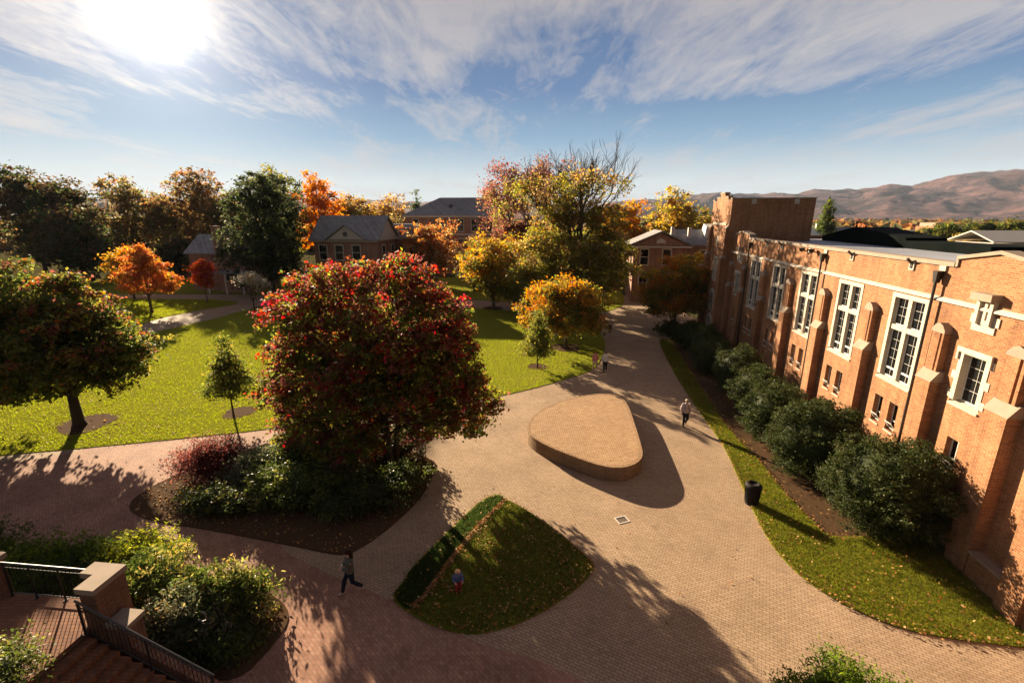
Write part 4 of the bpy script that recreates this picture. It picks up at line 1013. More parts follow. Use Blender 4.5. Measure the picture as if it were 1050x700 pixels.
def grow(mb, tips, p, d, L, r, depth, rng, spread=.55, keep=2.6):
    q = p+d*L*.55+Vector(rng.normal(size=3))*L*.05; e = p+d*L
    mb.tube([p, q, e], [r, r*.82, r*.62], 6 if r > .04 else 4, cap=False)
    if depth == 0 or r < .008: tips.append(tuple(e)); return
    for k in range(3 if rng.random() < keep-2 else 2):
        nd = (d+Vector(rng.normal(size=3))*spread); nd.z += .12; nd.normalize()
        grow(mb, tips, e if k < 2 else q, nd, L*rng.uniform(.66, .86), r*rng.uniform(.55, .68), depth-1, rng, spread, keep)
    if depth <= 3: tips.append(tuple(e))

def bare_tree(name, label, loc, h, r, depth, seed, pal, leaves, lsize, leaf_sig=.25, th=1.6, L0=None, spread=.5, twz=None, cat='tree', extra=None, stems=1, en=0, esz=.3, ang=.42, sc=1.0):
    rng = np.random.default_rng(seed); t = thing(name, label, cat, (*loc, 0)); t.scale = (sc, sc, sc)
    mb, tips = MB(), []
    for s_ in range(stems):
        o = Vector((rng.normal()*.3*(stems > 1), rng.normal()*.3*(stems > 1), 0))
        mb.tube([o+Vector((0, 0, -.1)), o+Vector((0, 0, th*.1)), o+Vector((.03, 0, th))], [r*1.5, r*1.1, r*.85], 9)
        for k in range(3 if stems == 1 else 2):
            a = 2*PI*k/3+rng.uniform(0, 1)+s_*2; grow(mb, tips, o+Vector((.03, 0, th*(.9 if k else 1))), Vector((math.cos(a)*ang, math.sin(a)*ang, 1)).normalized(), L0 or h*.24, r*.6, depth, rng, spread)
    mb.build('trunk', M['bark_dark'], t, smooth=True)
    T = np.array(tips)
    if twz: T = T[T[:, 2] < twz] if len(T) else T
    n = leaves; cl = rng.integers(0, len(T), n)
    P = T[cl]+rng.normal(size=(n, 3))*leaf_sig*(.5+rng.random(len(T)))[cl][:, None]
    N = unit(rng.normal(size=(n, 3))+np.array((0, 0, .4)))
    h_ = np.clip((P[:, 2]-P[:, 2].min())/max(np.ptp(P[:, 2]), .1), 0, 1)
    V = leaf_quads(P, N, lsize*rng.uniform(.6, 1.3, n), .65, rng)
    cols = pick_cols(pal, h_, cl, rng, .22, P, .3)
    link('crown', mesh_np('crown', V, 4, cols, M['leaf']), t)
    if extra: link('lower_crown', crown_mesh('lower_crown', extra, en, esz, pal, rng, 34, .36, lumps=8), t)
    return t
bare_tree('young_tree', 'small grey nearly leafless tree beside the path crossing', (-34.8, 62.2), 5.8, .09, 5, 21, [((.40, .37, .30), 1, 0), (TAN, .5, 0)], 2600, .19, .18, 1.6, 1.25, .5)
bare_tree('oak_tree', 'tallest tree, bare twigs on top and yellow green leaves below', (7.6, 57.5), 21.5, .48, 6, 22, [(YGRN, .32, -.1), (OLIVE, .62, -.2), (GREEN, .2, -.15), (AMBER, -.05, .22), (TAN, .12, .12), (BROWN, .15, .1)], 5500, .29, .42, 5, 4.75, .29, 17.0, ang=.17, sc=.985, extra=[(-3.4, 0, 11.6, 2.0, 2.2, 1.6), (-1.6, -.5, 13.2, 1.9, 2, 1.7), (1.2, -1, 12.9, 2.0, 2, 1.7), (3.2, 0, 11.6, 1.9, 2, 1.6), (5.0, .3, 13.6, 1.3, 1.3, 1.1), (4.7, 0, 9.4, 1.9, 2.0, 1.7), (-4.6, -1, 8.6, 2.4, 2.4, 2.0), (-2.2, -2, 8.8, 2.4, 2.2, 2.0), (.4, -2.6, 9.0, 2.5, 2.2, 2.0), (2.8, -2, 8.0, 2.4, 2.2, 1.9), (5.2, -.5, 6.2, 1.9, 2.0, 1.8), (-5.8, 0, 5.6, 2.2, 2.2, 2.0), (-3.2, -2, 5.4, 2.4, 2.2, 1.9), (-.4, -2.6, 5.2, 2.6, 2.2, 1.9), (2.6, -2, 4.8, 2.4, 2.0, 1.8), (-4.6, .5, 3.0, 2.2, 2.2, 1.4), (0, 1.5, 7, 4, 3, 4)], en=46000, esz=.30)
bare_tree('oak_tree', 'tall plum leaved tree left of the tallest tree', (1.9, 75.5), 21, .40, 6, 23, [(PLUM, .6, .1), ((.19, .085, .06), .35, 0), (OLIVE, .2, -.1), (TAN, .25, -.1)], 11000, .34, .45, 5, 4.3, .34, None, ang=.28, extra=[(-2.4, 0, 10, 1.9, 2.2, 1.8), (.5, 0, 10.6, 2.2, 2.2, 1.8), (2.6, 0, 9, 2.4, 2.4, 2.2), (-1.5, 0, 6.8, 2.6, 2.6, 2.2), (1.5, 0, 5.5, 2.6, 2.6, 2.2)], en=12000, esz=.36)

FB = 'background trees round the campus'
def bg(label, x, y, w, z1, pal, n, sz, seed, z0=2.0, k=11, name='tree', core=None, shape='round', cat='tree'):
    tree(name, label, (x, y), pal, n, sz, w=w, z0=z0, z1=z1, k=k, shape=shape, trunk=w*.028, th=z0+1.5, bark='bark_dark', seed=seed, per=30, spread=sz*.95, core=core, group=FB, shell=(.75, 1.1), lumps=0 if shape == 'cone' else 8)
DARK = [(DKGRN, .5, -.1), ((.065, .048, .024), .4, .1), ((.13, .075, .04), .05, .22)]
BRN = [((.15, .095, .045), .4, .1), ((.11, .10, .035), .5, -.15), (TAN, .0, .2), (RUST, .0, .1)]
bg('very dark tall oak at the far left skyline', -103, 104, 17, 24.5, DARK, 16000, .62, 31)
bg('dark oak just right of the tallest far left oak', -91, 100, 14, 20.5, DARK, 12000, .6, 32)
bg('dark tree standing behind the broad maple at left', -80, 88, 13, 15.5, DARK, 10000, .55, 33)
bg('brown tree second from left on the skyline', -95, 122, 16, 22.5, BRN, 12000, .62, 34)
bg('brown topped tree leaning over the skyline gap', -84, 118, 13, 20.0, BRN, 10000, .6, 35)
bg('pale brown low tree at the skyline gap under the sun', -78, 125, 11, 14.5, [(TAN, .4, .1), (OLIVE, .4, 0), (BROWN, .3, 0)], 7000, .6, 36)
bg('small dark round tree on grass left of the cottage', -65, 92, 7, 9.0, DARK, 6000, .45, 37, z0=1.8)
bg('russet tree rising behind the cottage chimney', -72, 114, 14, 25.0, [((.17, .085, .04), .4, .1), ((.14, .10, .05), .5, 0), (OLIVE, .3, -.1)], 12000, .6, 38)
bg('olive tree behind the cottage roof', -64, 108, 11, 18, BRN, 8000, .58, 39)
bg('huge dark evergreen oak right of the cottage', -39.5, 77, 14.5, 20.6, [((.032, .042, .016), .6, -.2), ((.045, .05, .026), .4, 0), (GREEN, -.05, .2)], 30000, .40, 40, z0=.4, k=18, core=None)
bg('green crowned tree beside the bright orange one on the skyline', -52, 108, 11, 25, [(GREEN, .5, 0), (OLIVE, .4, .1), (YGRN, .1, .2)], 9000, .55, 41)
bg('brilliant orange tree on the skyline left of the gabled house', -43, 108, 10.5, 25.0, [(ORANGE, .5, .1), ((.42, .12, .015), .3, .2), (AMBER, .3, .1)], 10000, .52, 42, k=13, core=None)
bg('golden brown tree behind the gabled house roof', -46, 138, 14, 19.8, [(AMBER, .25, .1), (BROWN, .4, 0), (OLIVE, .3, 0)], 9000, .7, 43)
bg('amber brown tree between gabled house and pointed conifer', -38, 150, 15, 18.3, [(TAN, .4, .1), (BROWN, .4, 0), (AMBER, .2, .1)], 9000, .75, 44)
bg('olive tree right of the gabled house by the brick house corner', -29, 120, 9, 13.5, BRN, 6000, .6, 45)
bg('slender dark conifer on the skyline left of the brick house', -27.5, 140, 6, 19.6, [(DKGRN, 1, 0), (GREEN, .3, .1)], 6000, .55, 46, shape='cone', k=8, name='conifer')
bg('flame orange tree in front of the hip roofed brick house', -15.6, 85, 11.0, 11.0, [((.33, .14, .05), .35, .25), (TAN, .35, -.1), (RUST, .3, 0), (OLIVE, .25, -.15)], 13000, .42, 47, core=None)
bg('olive tree behind the right end of the hip roofed house', -4, 124, 9, 19.5, [(OLIVE, .5, 0), (YGRN, .3, .1), (TAN, .1, .1)], 6000, .55, 48, z0=6)
bg('pink brown tree under the plum leaved tree', -6.5, 80, 7, 9.5, [((.24, .13, .075), .5, .1), (TAN, .4, 0), (RUST, .2, 0)], 6000, .4, 49)
bg('low green tree between amber tree and tallest tree', 1.5, 62, 6, 5.6, [(GREEN, .5, 0), (OLIVE, .4, 0), (YGRN, .15, .2)], 6000, .3, 50, z0=.6)
bg('yellow orange tree right of the tallest tree on the skyline', 25, 108, 12, 16.3, [(AMBER, .4, .2), (ORANGE, .2, .15), (OLIVE, .4, -.2)], 10000, .5, 51, core=.4)
bg('golden tree with thin top behind the low brick house', 36, 106, 14, 18.8, [(AMBER, .35, .1), (YEL, .15, .2), (OLIVE, .45, -.2), (TAN, .1, .2)], 12000, .5, 52, core=.35, k=13)
bg('olive tree at the tower side of the golden tree', 45, 112, 11, 14.5, [(OLIVE, .5, 0), (AMBER, .2, .1), (GREEN, .3, 0)], 8000, .5, 53)
bg('dark green tree behind the main walk end', 15, 92, 11, 11, [(OLIVE, .5, .1), (GREEN, .4, 0), (AMBER, .1, .1)], 9000, .42, 54, z0=1)
bg('olive gold tree overhanging the far end of the walk', 13.5, 68, 8, 9.5, [(OLIVE, .5, 0), (YGRN, .3, .1), (AMBER, .15, .1)], 9000, .36, 55, z0=1.6, core=None)
bg('pointed evergreen rising beyond the tower', 78, 120, 5.5, 17.0, [(GREEN, .7, .1), (DKGRN, .5, 0)], 9000, .4, 56, z0=4, shape='cone', k=9, name='conifer', core=.66)
bg('clipped golden bush beyond the flat roof', 81.3, 86.5, 5.2, 9.9, [(YEL, .6, .1), (AMBER, .4, 0)], 5000, .3, 57, z0=3, core=.7)
for i, (x, y, w, z, lb) in enumerate([(80, 92, 7, 11.9, 'leftmost tree of the dark evergreen screen by the brick chimney'), (86, 91, 7.5, 12.4, 'second tree of the dark evergreen screen behind the golden bush'), (92, 91, 7.5, 12.5, 'third tree of the evergreen screen, at its highest point'), (98, 91, 7.5, 12.2, 'evergreen screen tree at the right picture edge')]):
    bg(lb, x+2, y, w, z, [(DKGRN, .5, -.1), (GREEN, .3, .1), (OLIVE, .2, .2)], 7000, .4, 60+i, z0=3, core=.75, name='evergreen_tree')
tree('maple_tree', 'spreading orange and green tree at the foot of the tower', (18.3, 51.5), [(GREEN, .5, -.25), (OLIVE, .35, -.1), (AMBER, .1, .3), (ORANGE, .02, .4), (RUST, 0, .15)], 26000, .25, lobes=[(0, 0, 6.6, 2.6, 2.4, 1.7), (-1.8, -.3, 5.0, 2.2, 2.1, 1.5), (1.9, 0, 5.4, 2.1, 2, 1.6), (-.6, -.8, 3.8, 2.8, 2.2, 1.4), (1.7, -.6, 3.4, 2.0, 2, 1.3), (-2.5, -.5, 3.0, 1.5, 1.6, 1.0), (.5, .8, 4.5, 2.6, 2.2, 1.8)], trunk=.2, th=2.2, seed=70, spread=.32)

# far wood on the plain, one mass
rw = np.random.default_rng(77); V, Cc = [], []
n = 3200
az = rw.uniform(-.95, 1.3, n); D = 170*np.exp(rw.random(n)**1.2*2.1); X = D*np.sin(az); Y = D*np.cos(az)
kk = 22
for i in range(n):
    if 0 < Y[i] < 175 and X[i] < 150: continue
    s_ = rw.uniform(4, 8); c = np.array((X[i], Y[i], s_*.55)); d = unit(rw.normal(size=(kk, 3)))*np.array((s_*.8, s_*.8, s_*.6))
    V.append(leaf_quads(c+d, unit(d+rw.normal(size=(kk, 3))*.6*s_*.5), np.full(kk, s_*.75)*rw.uniform(.6, 1.3, kk), .7, rw))
    base = np.array([(.07, .06, .03), (.13, .075, .035), (.16, .10, .04), (.05, .055, .028), (.17, .07, .035)])[rw.integers(0, 5)]
    Cc.append(base*rw.uniform(.7, 1.3, (kk, 1)))
struct(link('distant_wood', mesh_np('distant_wood', np.vstack(V), 4, np.vstack(Cc), M['leaf'])), 'stuff')

# ------------------------------------------------------------------ shrubs
HG = 'clipped evergreen bushes along the brick hall'
DG = [((.036, .050, .015), .6, 0), ((.050, .060, .018), .4, .2), ((.085, .08, .028), .0, .15)]
M['bush_leaf'] = leaf_mat('evergreen bush leaves', .25, .6, .10, 1.5)
def hall_bush(label, x, y, r, h, n, seed):
    k = [(0, 0, h*.5, r*.9, r*.9, h*.47), (r*.18, -.1, h*.55, r*.75, r*.75, h*.42), (-r*.2, .15, h*.45, r*.75, r*.78, h*.42)]
    shrub('evergreen_bush', label, (x, y), k, DG, int(n*2.1), .10, seed, core=.78, group=HG, per=18, spread=.085, m='bush_leaf', shell=(.88, 1.03), lumps=44, lump=((.80, .97), (.20, .29)))
hall_bush('small evergreen bush nearest the tower doorway', 17.2, 43.8, 1.4, 3.0, 6000, 81)
hall_bush('evergreen bush second from the tower', 17.2, 40.0, 1.6, 3.5, 8000, 82)
hall_bush('dark low evergreen bush third from the tower', 16.3, 36.4, 1.65, 3.2, 8000, 83)
hall_bush('evergreen bush midway along the hall, with deep shade before it', 16.4, 32.3, 1.7, 3.6, 11000, 84)
hall_bush('rounded evergreen bush between the two middle buttresses', 15.8, 28.4, 1.7, 3.3, 12000, 85)
hall_bush('broad sunlit evergreen bush left of the largest pair', 15.0, 24.7, 1.85, 3.5, 16000, 86)
hall_bush('largest evergreen bush, level with the nearest big window', 14.7, 20.7, 2.05, 4.1, 24000, 87)
hall_bush('nearest evergreen bush, with its right side in deep shade', 15.2, 16.7, 2.25, 4.0, 28000, 88)
shrub('evergreen_bush', 'low dark bushes clump under the orange tree by the tower', (18.1, 48.2), [(0, 0, .9, 1.6, 1.2, .95), (-1.2, 1.2, .8, 1.3, 1.2, .9), (.8, -1.3, .8, 1.1, 1.2, .85)], DG, 8000, .15, 89, core=.66, group=HG, m='leaf')

JM = [((.12, .04, .035), .5, .1), ((.09, .04, .035), .4, 0), ((.22, .07, .05), .0, .25)]
shrub('japanese_maple', 'low weeping purple red maple at the left end of the plaza bed', (-15.0, 20.9), [(0, 0, 1.35, 1.15, 1.1, .8), (-.8, -.1, .9, .9, .9, .75), (.8, .2, .95, .95, .9, .75), (.2, -.7, .8, .9, .8, .7)], JM, 12000, .12, 90, core=.45, m='leaf', per=24, spread=.18, aspect=.4)
PV = [((.20, .20, .12), .4, .3), ((.09, .11, .045), .6, 0)]
shrub('variegated_shrub', 'pale silver leaved shrub right of the weeping maple', (-12.6, 20.4), [(0, 0, .75, 1.1, .9, .7), (.7, .5, .9, .9, .9, .7)], PV, 7500, .12, 91, core=.66)
RH = [((.055, .075, .02), .6, 0), ((.09, .11, .028), .4, .1), ((.22, .21, .06), .0, .2)]
shrub('broadleaf_shrub', 'green shrub under the left skirt of the big maple', (-9.8, 21.3), [(0, 0, 1.1, 1.5, 1.3, 1.0), (-1.2, .6, .9, 1.1, 1.1, .8), (1.0, .3, 1.1, 1.2, 1.2, 1.0)], RH, 13000, .15, 92, core=.66)
shrub('broadleaf_shrub', 'glossy dark shrub at the front of the plaza bed', (-9.2, 18.6), [(0, 0, 1.1, 1.5, 1.2, 1.05), (1.2, .3, .9, 1.1, 1.1, .85), (-1.3, .1, .95, 1.1, 1.1, .9)], RH, 13000, .14, 93, core=.66)
shrub('broadleaf_shrub', 'deeply shaded low shrub at the foot of the maple trunks', (-6.4, 18.4), [(0, 0, .75, 1.5, 1.1, .75), (1.2, .9, .7, 1.1, 1.1, .7), (-1.0, -.7, .65, 1.1, 1, .65)], [(DKGRN, .7, 0), (GREEN, .3, 0)], 10000, .13, 94, core=.66)
shrub('broadleaf_shrub', 'dark spreading shrub behind the maple trunks', (-5.9, 22.7), [(0, 0, .8, 1.1, 1.2, .8), (-1.6, .6, .9, 1.2, 1.1, .9)], [(DKGRN, .6, 0), (PLUM, .3, 0), (GREEN, .3, 0)], 7000, .14, 95, core=.66)
shrub('broadleaf_shrub', 'small bronze shrub at the left tip of the plaza bed behind the dark one', (-12.3, 17.9), [(0, 0, .5, 1.3, .7, .5), (-1.2, .3, .5, .9, .7, .5)], [(DKGRN, .6, 0), (OLIVE, .3, 0)], 6000, .12, 96, core=.66)
RG = 'rhododendrons beside the terrace steps'
RT = [((.05, .072, .018), .65, -.2), ((.10, .11, .03), .3, .1), ((.30, .27, .09), .0, .32), ((.33, .21, .08), .0, .12)]
def rhodo(label, x, y, lobes, n, seed, pal=RT, size=.17):
    shrub('rhododendron', label, (x, y), lobes, pal, n, size, seed, core=.66, aspect=.3, group=RG, per=16, spread=.12, upright=.6, shell=(.9, 1.1))
rhodo('large rhododendron with pale upright tips nearest the plaza', -9.2, 12.2, [(0, 0, .85, 1.1, .9, .8), (.8, .1, .7, .75, .75, .65), (-.8, -.3, .8, .85, .8, .75)], 11000, 101)
rhodo('rhododendron with pale tips behind the brick pier', -11.5, 12.6, [(0, 0, 1.05, 1.05, .9, .85), (-.8, .2, .9, .85, .8, .8), (.7, -.2, .9, .8, .8, .75)], 11000, 102)
rhodo('grey green rhododendron beside the stair railing', -10.0, 11.35, [(0, 0, .95, .9, .75, .85), (.8, .0, .7, .75, .65, .65)], 8000, 103, [((.07, .085, .05), .6, 0), ((.18, .17, .10), .1, .3), ((.30, .20, .09), .0, .15)], .13)
rhodo('dark low rhododendron at the bottom of the stair railing', -8.6, 10.9, [(0, 0, .45, .8, .5, .45), (.6, .2, .4, .55, .5, .4)], 5000, 104, [(DKGRN, .6, 0), (GREEN, .4, 0)], .13)
CF = [((.05, .085, .014), .6, -.1), ((.10, .13, .02), .3, .2), ((.20, .20, .035), -.05, .3)]
shrub('spreading_yew', 'feathery green spreading shrub beyond the terrace railing', (-15.6, 13.6), [(0, 0, .85, 1.7, 1.1, .8), (-1.8, .1, .8, 1.4, 1.0, .75), (1.5, .1, .9, 1.2, 1.0, .8)], CF, 15000, .16, 105, core=.66, aspect=.22, per=30, spread=.2, m='leaf')
shrub('spreading_yew', 'yellow green feathery shrub behind the pier cap', (-13.4, 14.1), [(0, 0, .95, .9, .8, .85), (.6, .3, .8, .7, .7, .7)], [((.16, .17, .025), .5, .1), ((.24, .23, .04), .1, .3), ((.08, .11, .02), .4, 0)], 7500, .15, 106, core=.66, aspect=.25, per=30, spread=.18, m='leaf')
shrub('spreading_yew', 'very dark spreading shrub at the left edge beyond the terrace', (-19.3, 14.2), [(0, 0, .8, 1.5, 1, .75), (-1.5, 0, .8, 1.3, 1, .75)], [(DKGRN, .7, 0), (GREEN, .3, .1)], 7500, .16, 107, core=.66, aspect=.3, m='leaf')
shrub('boxwood', 'dark glossy shrub in the bottom left corner of the terrace', (-11.7, 8.25, 2.0), [(0, 0, .5, .75, .7, .55), (-.6, -.3, .45, .7, .65, .5)], RH, 8000, .09, 108, core=.66)
shrub('boxwood', 'green shrub top poking in at the bottom edge of the plaza', (7.6, 8.3), [(0, 0, 1.3, 1.25, .9, 1.25), (-.9, -.2, 1.2, .95, .8, 1.05), (.95, -.2, 1.15, .9, .8, .95)], [((.05, .085, .015), .6, 0), ((.09, .12, .02), .4, .2)], 26000, .10, 109, core=.8, aspect=.35, upright=.5, m='leaf', lumps=30, lump=((.75, .95), (.22, .32)))

# ------------------------------------------------------------------ people
def skin_mesh(verts, edges, radii, root=0, sub=2):
    me = bpy.data.meshes.new('body'); me.from_pydata(verts, edges, []); me.update()
    o = bpy.data.objects.new('body', me); COL.objects.link(o)
    sk = o.modifiers.new('s', 'SKIN'); sk.use_smooth_shade = True
    for v, r in zip(me.skin_vertices[0].data, radii):
        v.radius = r if isinstance(r, tuple) else (r, r)
    me.skin_vertices[0].data[root].use_root = True
    ss = o.modifiers.new('u', 'SUBSURF'); ss.levels = sub; ss.render_levels = sub
    dg = bpy.context.evaluated_depsgraph_get()
    out = bpy.data.meshes.new_from_object(o.evaluated_get(dg))
    bpy.data.objects.remove(o); bpy.data.meshes.remove(me)
    return out

def person(label, loc, heading, height, pose, top, bottom, hairc, shoe, long_hair=False, bare_legs=False, bag=None, group=None):
    """local frame: facing +y, z up, built 1.72 tall and scaled. pose: knees/ankles/elbows/wrists per side"""
    t = thing('person', label, 'person', (*loc, .006), heading, group)
    k = height/1.72; t.scale = (k, k, k)
    P = pose
    pel, chest, neck, head = (0, 0, .96), (0, .01, 1.28), (0, .015, 1.47), (0, .05, 1.60)
    vs = [pel, (0, 0, 1.10), chest, (0, .01, 1.41), neck, (0, .03, 1.545), (0, .045, 1.625), (0, .035, 1.70)]
    es = [(i, i+1) for i in range(7)]; rs = [(.135, .10), (.125, .09), (.15, .10), (.10, .075), .05, .066, (.078, .092), .055]
    for sd, s_ in ((1, 'R'), (-1, 'L')):
        o = len(vs)
        vs += [(.165*sd, 0, 1.40), P['elbow'+s_], P['wrist'+s_]]; es += [(3, o), (o, o+1), (o+1, o+2)]; rs += [.055, .042, .028]
        w, e = np.array(P['wrist'+s_]), np.array(P['elbow'+s_]); d = unit(w-e); pm = w+d*.09
        vs += [tuple(pm)]; es += [(o+2, o+3)]; rs += [(.036, .018)]
        o = len(vs)
        kn, an = np.array(P['knee'+s_]), np.array(P['ankle'+s_])
        toe = an+np.array((0, .15, -.05)) if an[2] < .12 else an+np.array((0, .10, -.11))
        vs += [(.09*sd, 0, .90), tuple(kn), tuple(an), tuple(toe)]; es += [(0, o), (o, o+1), (o+1, o+2), (o+2, o+3)]; rs += [.085, .056, .038, .03]
    me = skin_mesh(vs, es, rs)
    me.materials.clear(); me.materials.append(M['skin']); me.materials.append(M['eye'])
    import bmesh
    bm = bmesh.new(); bm.from_mesh(me)
    add = MB()
    for sd, s_ in ((1, 'R'), (-1, 'L')):           # fingers and thumb
        w, e = np.array(P['wrist'+s_]), np.array(P['elbow'+s_]); d = unit(w-e); side = unit(np.cross(d, (0.2*sd, .3, 1.0))); up = np.cross(d, side)
        for j, (L_, off) in enumerate(((.065, -.024), (.078, -.008), (.072, .008), (.055, .024))):
            a = w+d*.10+side*off; add.tube([a-d*.04, a+d*L_*.5, a+d*L_*.85+up*.025], [.009, .008, .006], 5)
        a = w+d*.035; add.tube([a, a-side*.04+d*.03, a-side*.048+d*.06+up*.015], [.011, .010, .007], 5)
    add.ellip((0, .135, 1.605), (.014, .018, .022), 6, 5)      # nose
    add.ellip((.082, .04, 1.61), (.012, .02, .03), 6, 5); add.ellip((-.082, .04, 1.61), (.012, .02, .03), 6, 5)
    nb = len(add.f)
    for sd in (1, -1): add.ellip((.03*sd, .126, 1.632), (.012, .008, .008), 6, 5, 1)
    add.ellip((0, .126, 1.562), (.022, .006, .006), 6, 4, 1)
    m2 = bpy.data.meshes.new('tmp'); m2.from_pydata(add.v, [], add.f); m2.polygons.foreach_set('material_index', add.m); bm.from_mesh(m2)
    bm.to_mesh(me); bm.free(); me.name = 'body'; link('body', me, t)
    # clothes: lofted shells
    def loft(b, rings, seg=14):
        vv, ff = [], []
        for (c, rx, ry) in rings:
            for q in range(seg): a = 2*PI*q/seg; vv.append((c[0]+rx*math.cos(a), c[1]+ry*math.sin(a), c[2]))
        for i in range(len(rings)-1):
            for q in range(seg): a, c = i*seg+q, i*seg+(q+1) % seg; ff.append((a, c, c+seg, a+seg))
        ff.append(tuple(range(len(vv)-seg, len(vv)))); ff.append(tuple(reversed(range(seg)))); b.add(vv, ff)
    b = MB(); loft(b, [((0, 0, .88), .19, .14), ((0, 0, 1.0), .18, .135), ((0, 0, 1.12), .170, .128), ((0, .01, 1.28), .20, .142), ((0, .01, 1.38), .205, .128), ((0, .01, 1.44), .145, .098), ((0, .015, 1.485), .075, .07)])
    for sd, s_ in ((1, 'R'), (-1, 'L')):
        e, w = P['elbow'+s_], P['wrist'+s_]
        b.tube([(.13*sd, 0, 1.41), (.175*sd, 0, 1.40), Vector((.175*sd, 0, 1.40)).lerp(Vector(e), .5), e, Vector(e).lerp(Vector(w), .5), w], [.075, .088, .080, .072, .062, .05], 10)
    b.build('jacket', top, t, smooth=True)
    b = MB()
    if bare_legs: loft(b, [((0, 0, .70), .20, .15), ((0, 0, .85), .19, .14), ((0, 0, 1.0), .165, .12)])
    else:
        loft(b, [((0, 0, .80), .165, .115), ((0, 0, .88), .175, .125), ((0, 0, .99), .165, .118)])
        for sd, s_ in ((1, 'R'), (-1, 'L')):
            h_, kn, an = Vector((.09*sd, 0, .90)), Vector(P['knee'+s_]), Vector(P['ankle'+s_])
            b.tube([h_, h_.lerp(kn, .4), kn, kn.lerp(an, .4), an+Vector((0, 0, .0))], [.108, .10, .08, .072, .058], 12)
    b.build('skirt' if bare_legs else 'trousers', bottom, t, smooth=True)
    for sd, s_ in ((1, 'R'), (-1, 'L')):
        an = Vector(P['ankle'+s_]); low = an.z < .12
        b = MB(); f = an+(Vector((0, .06, -.045)) if low else Vector((0, .04, -.06)))
        b.ellip(f, (.048, .135, .045), 10, 7); b.tube([an+Vector((0, 0, .03)), f], [.045, .05], 8); o = b.build('shoe', shoe, t, smooth=True)
    b = MB(); b.ellip((0, .022, 1.655), (.094, .105, .088), 14, 9)
    b.v = [(x, y, z if y < .09 else max(z, 1.66)) for x, y, z in b.v]
    if long_hair: b.tube([(0, -.03, 1.68), (0, -.065, 1.55), (0, -.075, 1.40), (0, -.08, 1.30)], [.07, .085, .075, .03], 10)
    b.build('hair', hairc, t, smooth=True)
    if bag == 'backpack':
        b = MB(); b.ellip((0, -.17, 1.22), (.15, .10, .22), 12, 8); b.build('backpack', M['black'], t, smooth=True)
        b = MB()
        for sd in (1, -1): b.tube([(.09*sd, -.1, 1.44), (.095*sd, .04, 1.46), (.10*sd, .13, 1.34), (.11*sd, .12, 1.15), (.14*sd, 0, 1.02)], .018, 6)
        b.build('strap', M['black'], t)
    if bag == 'cup':
        b = MB(); b.lathe([(.028, 0), (.038, .11), (.036, .115)], (-.03, .25, 1.18), 12); o = b.build('cup', M['white'], t, smooth=True)
    return t
WALK = dict(kneeR=(.10, .20, .52), ankleR=(.10, .30, .09), kneeL=(-.10, -.03, .50), ankleL=(-.10, -.33, .20), elbowR=(.25, -.10, 1.14), wristR=(.22, .05, .93), elbowL=(-.25, .04, 1.14), wristL=(-.21, .20, .97))
WALK2 = dict(kneeR=(.09, .10, .51), ankleR=(.09, .05, .09), kneeL=(-.09, .14, .51), ankleL=(-.09, -.16, .22), elbowR=(.24, -.08, 1.14), wristR=(.23, -.02, .90), elbowL=(-.24, -.02, 1.14), wristL=(-.22, .10, .92))
STAND = dict(kneeR=(.10, .05, .51), ankleR=(.10, .03, .09), kneeL=(-.10, .02, .51), ankleL=(-.10, -.05, .09), elbowR=(.25, -.03, 1.14), wristR=(.24, .05, .92), elbowL=(-.25, -.03, 1.14), wristL=(-.24, .05, .92))
HOLD = dict(WALK, elbowR=(.22, .06, 1.15), wristR=(.03, .24, 1.20), elbowL=(-.22, .06, 1.15), wristL=(-.08, .25, 1.14))
def head_to(x, y): return math.atan2(-x, y)
person('woman with long dark hair, grey sweater and dark jeans striding past the plaza bed', (-5.5, 13.35), head_to(-.85, -.55), 1.68, HOLD, cloth('grey green sweater', (.10, .10, .085)), cloth('dark jeans', (.014, .018, .03)), cloth('dark hair', (.03, .014, .008)), cloth('beige shoe', (.45, .34, .26)), True, bag='cup')
person('man in pale checked shirt and dark trousers walking alone down the main walk', (10.65, 26.6), head_to(-.1, -1), 1.76, WALK2, cloth('checked shirt', (.50, .42, .42), (.34, .26, .28), 26), cloth('dark trousers', (.02, .02, .024)), cloth('grey hair', (.50, .42, .33)), cloth('dark shoe', (.02, .018, .016)), bag='backpack')
person('woman in pink top and short pale skirt on the walk edge', (6.95, 37.3), head_to(-.5, -.9), 1.70, WALK, cloth('pink top', (.55, .20, .20)), cloth('pale skirt', (.60, .45, .42)), cloth('auburn hair', (.22, .06, .03)), cloth('pale shoe', (.4, .3, .25)), True, True, group=None)
person('person in white top and black trousers beside the woman in pink', (7.75, 37.1), head_to(-.2, -1), 1.72, WALK2, cloth('white top', (.62, .60, .58)), cloth('black trousers', (.016, .016, .018)), cloth('black hair', (.02, .014, .01)), cloth('black shoe', (.02, .018, .016)))
person('farthest person, in grey jacket and black trousers, beside the round orange tree', (10.9, 50.6), head_to(.1, -1), 1.72, STAND, cloth('grey jacket', (.30, .27, .24)), cloth('black trousers', (.016, .016, .018)), cloth('brown hair', (.06, .035, .02)), cloth('black shoe', (.02, .018, .016)))
TOD = dict(STAND, elbowR=(.24, .08, 1.16), wristR=(.20, .26, 1.12), elbowL=(-.24, .08, 1.16), wristL=(-.18, .26, 1.10))
ch = person('small fair haired child in blue top and red trousers on the shaded grass island', (-1.85, 13.35), head_to(.35, -1), .92, TOD, cloth('blue top', (.10, .13, .24)), cloth('red trousers', (.36, .035, .035)), cloth('fair hair', (.80, .42, .22)), cloth('red shoe', (.40, .05, .04)))
ch.location.z = .06; ch.scale = (ch.scale[0]*1.3, ch.scale[1]*1.3, ch.scale[2]*.92)
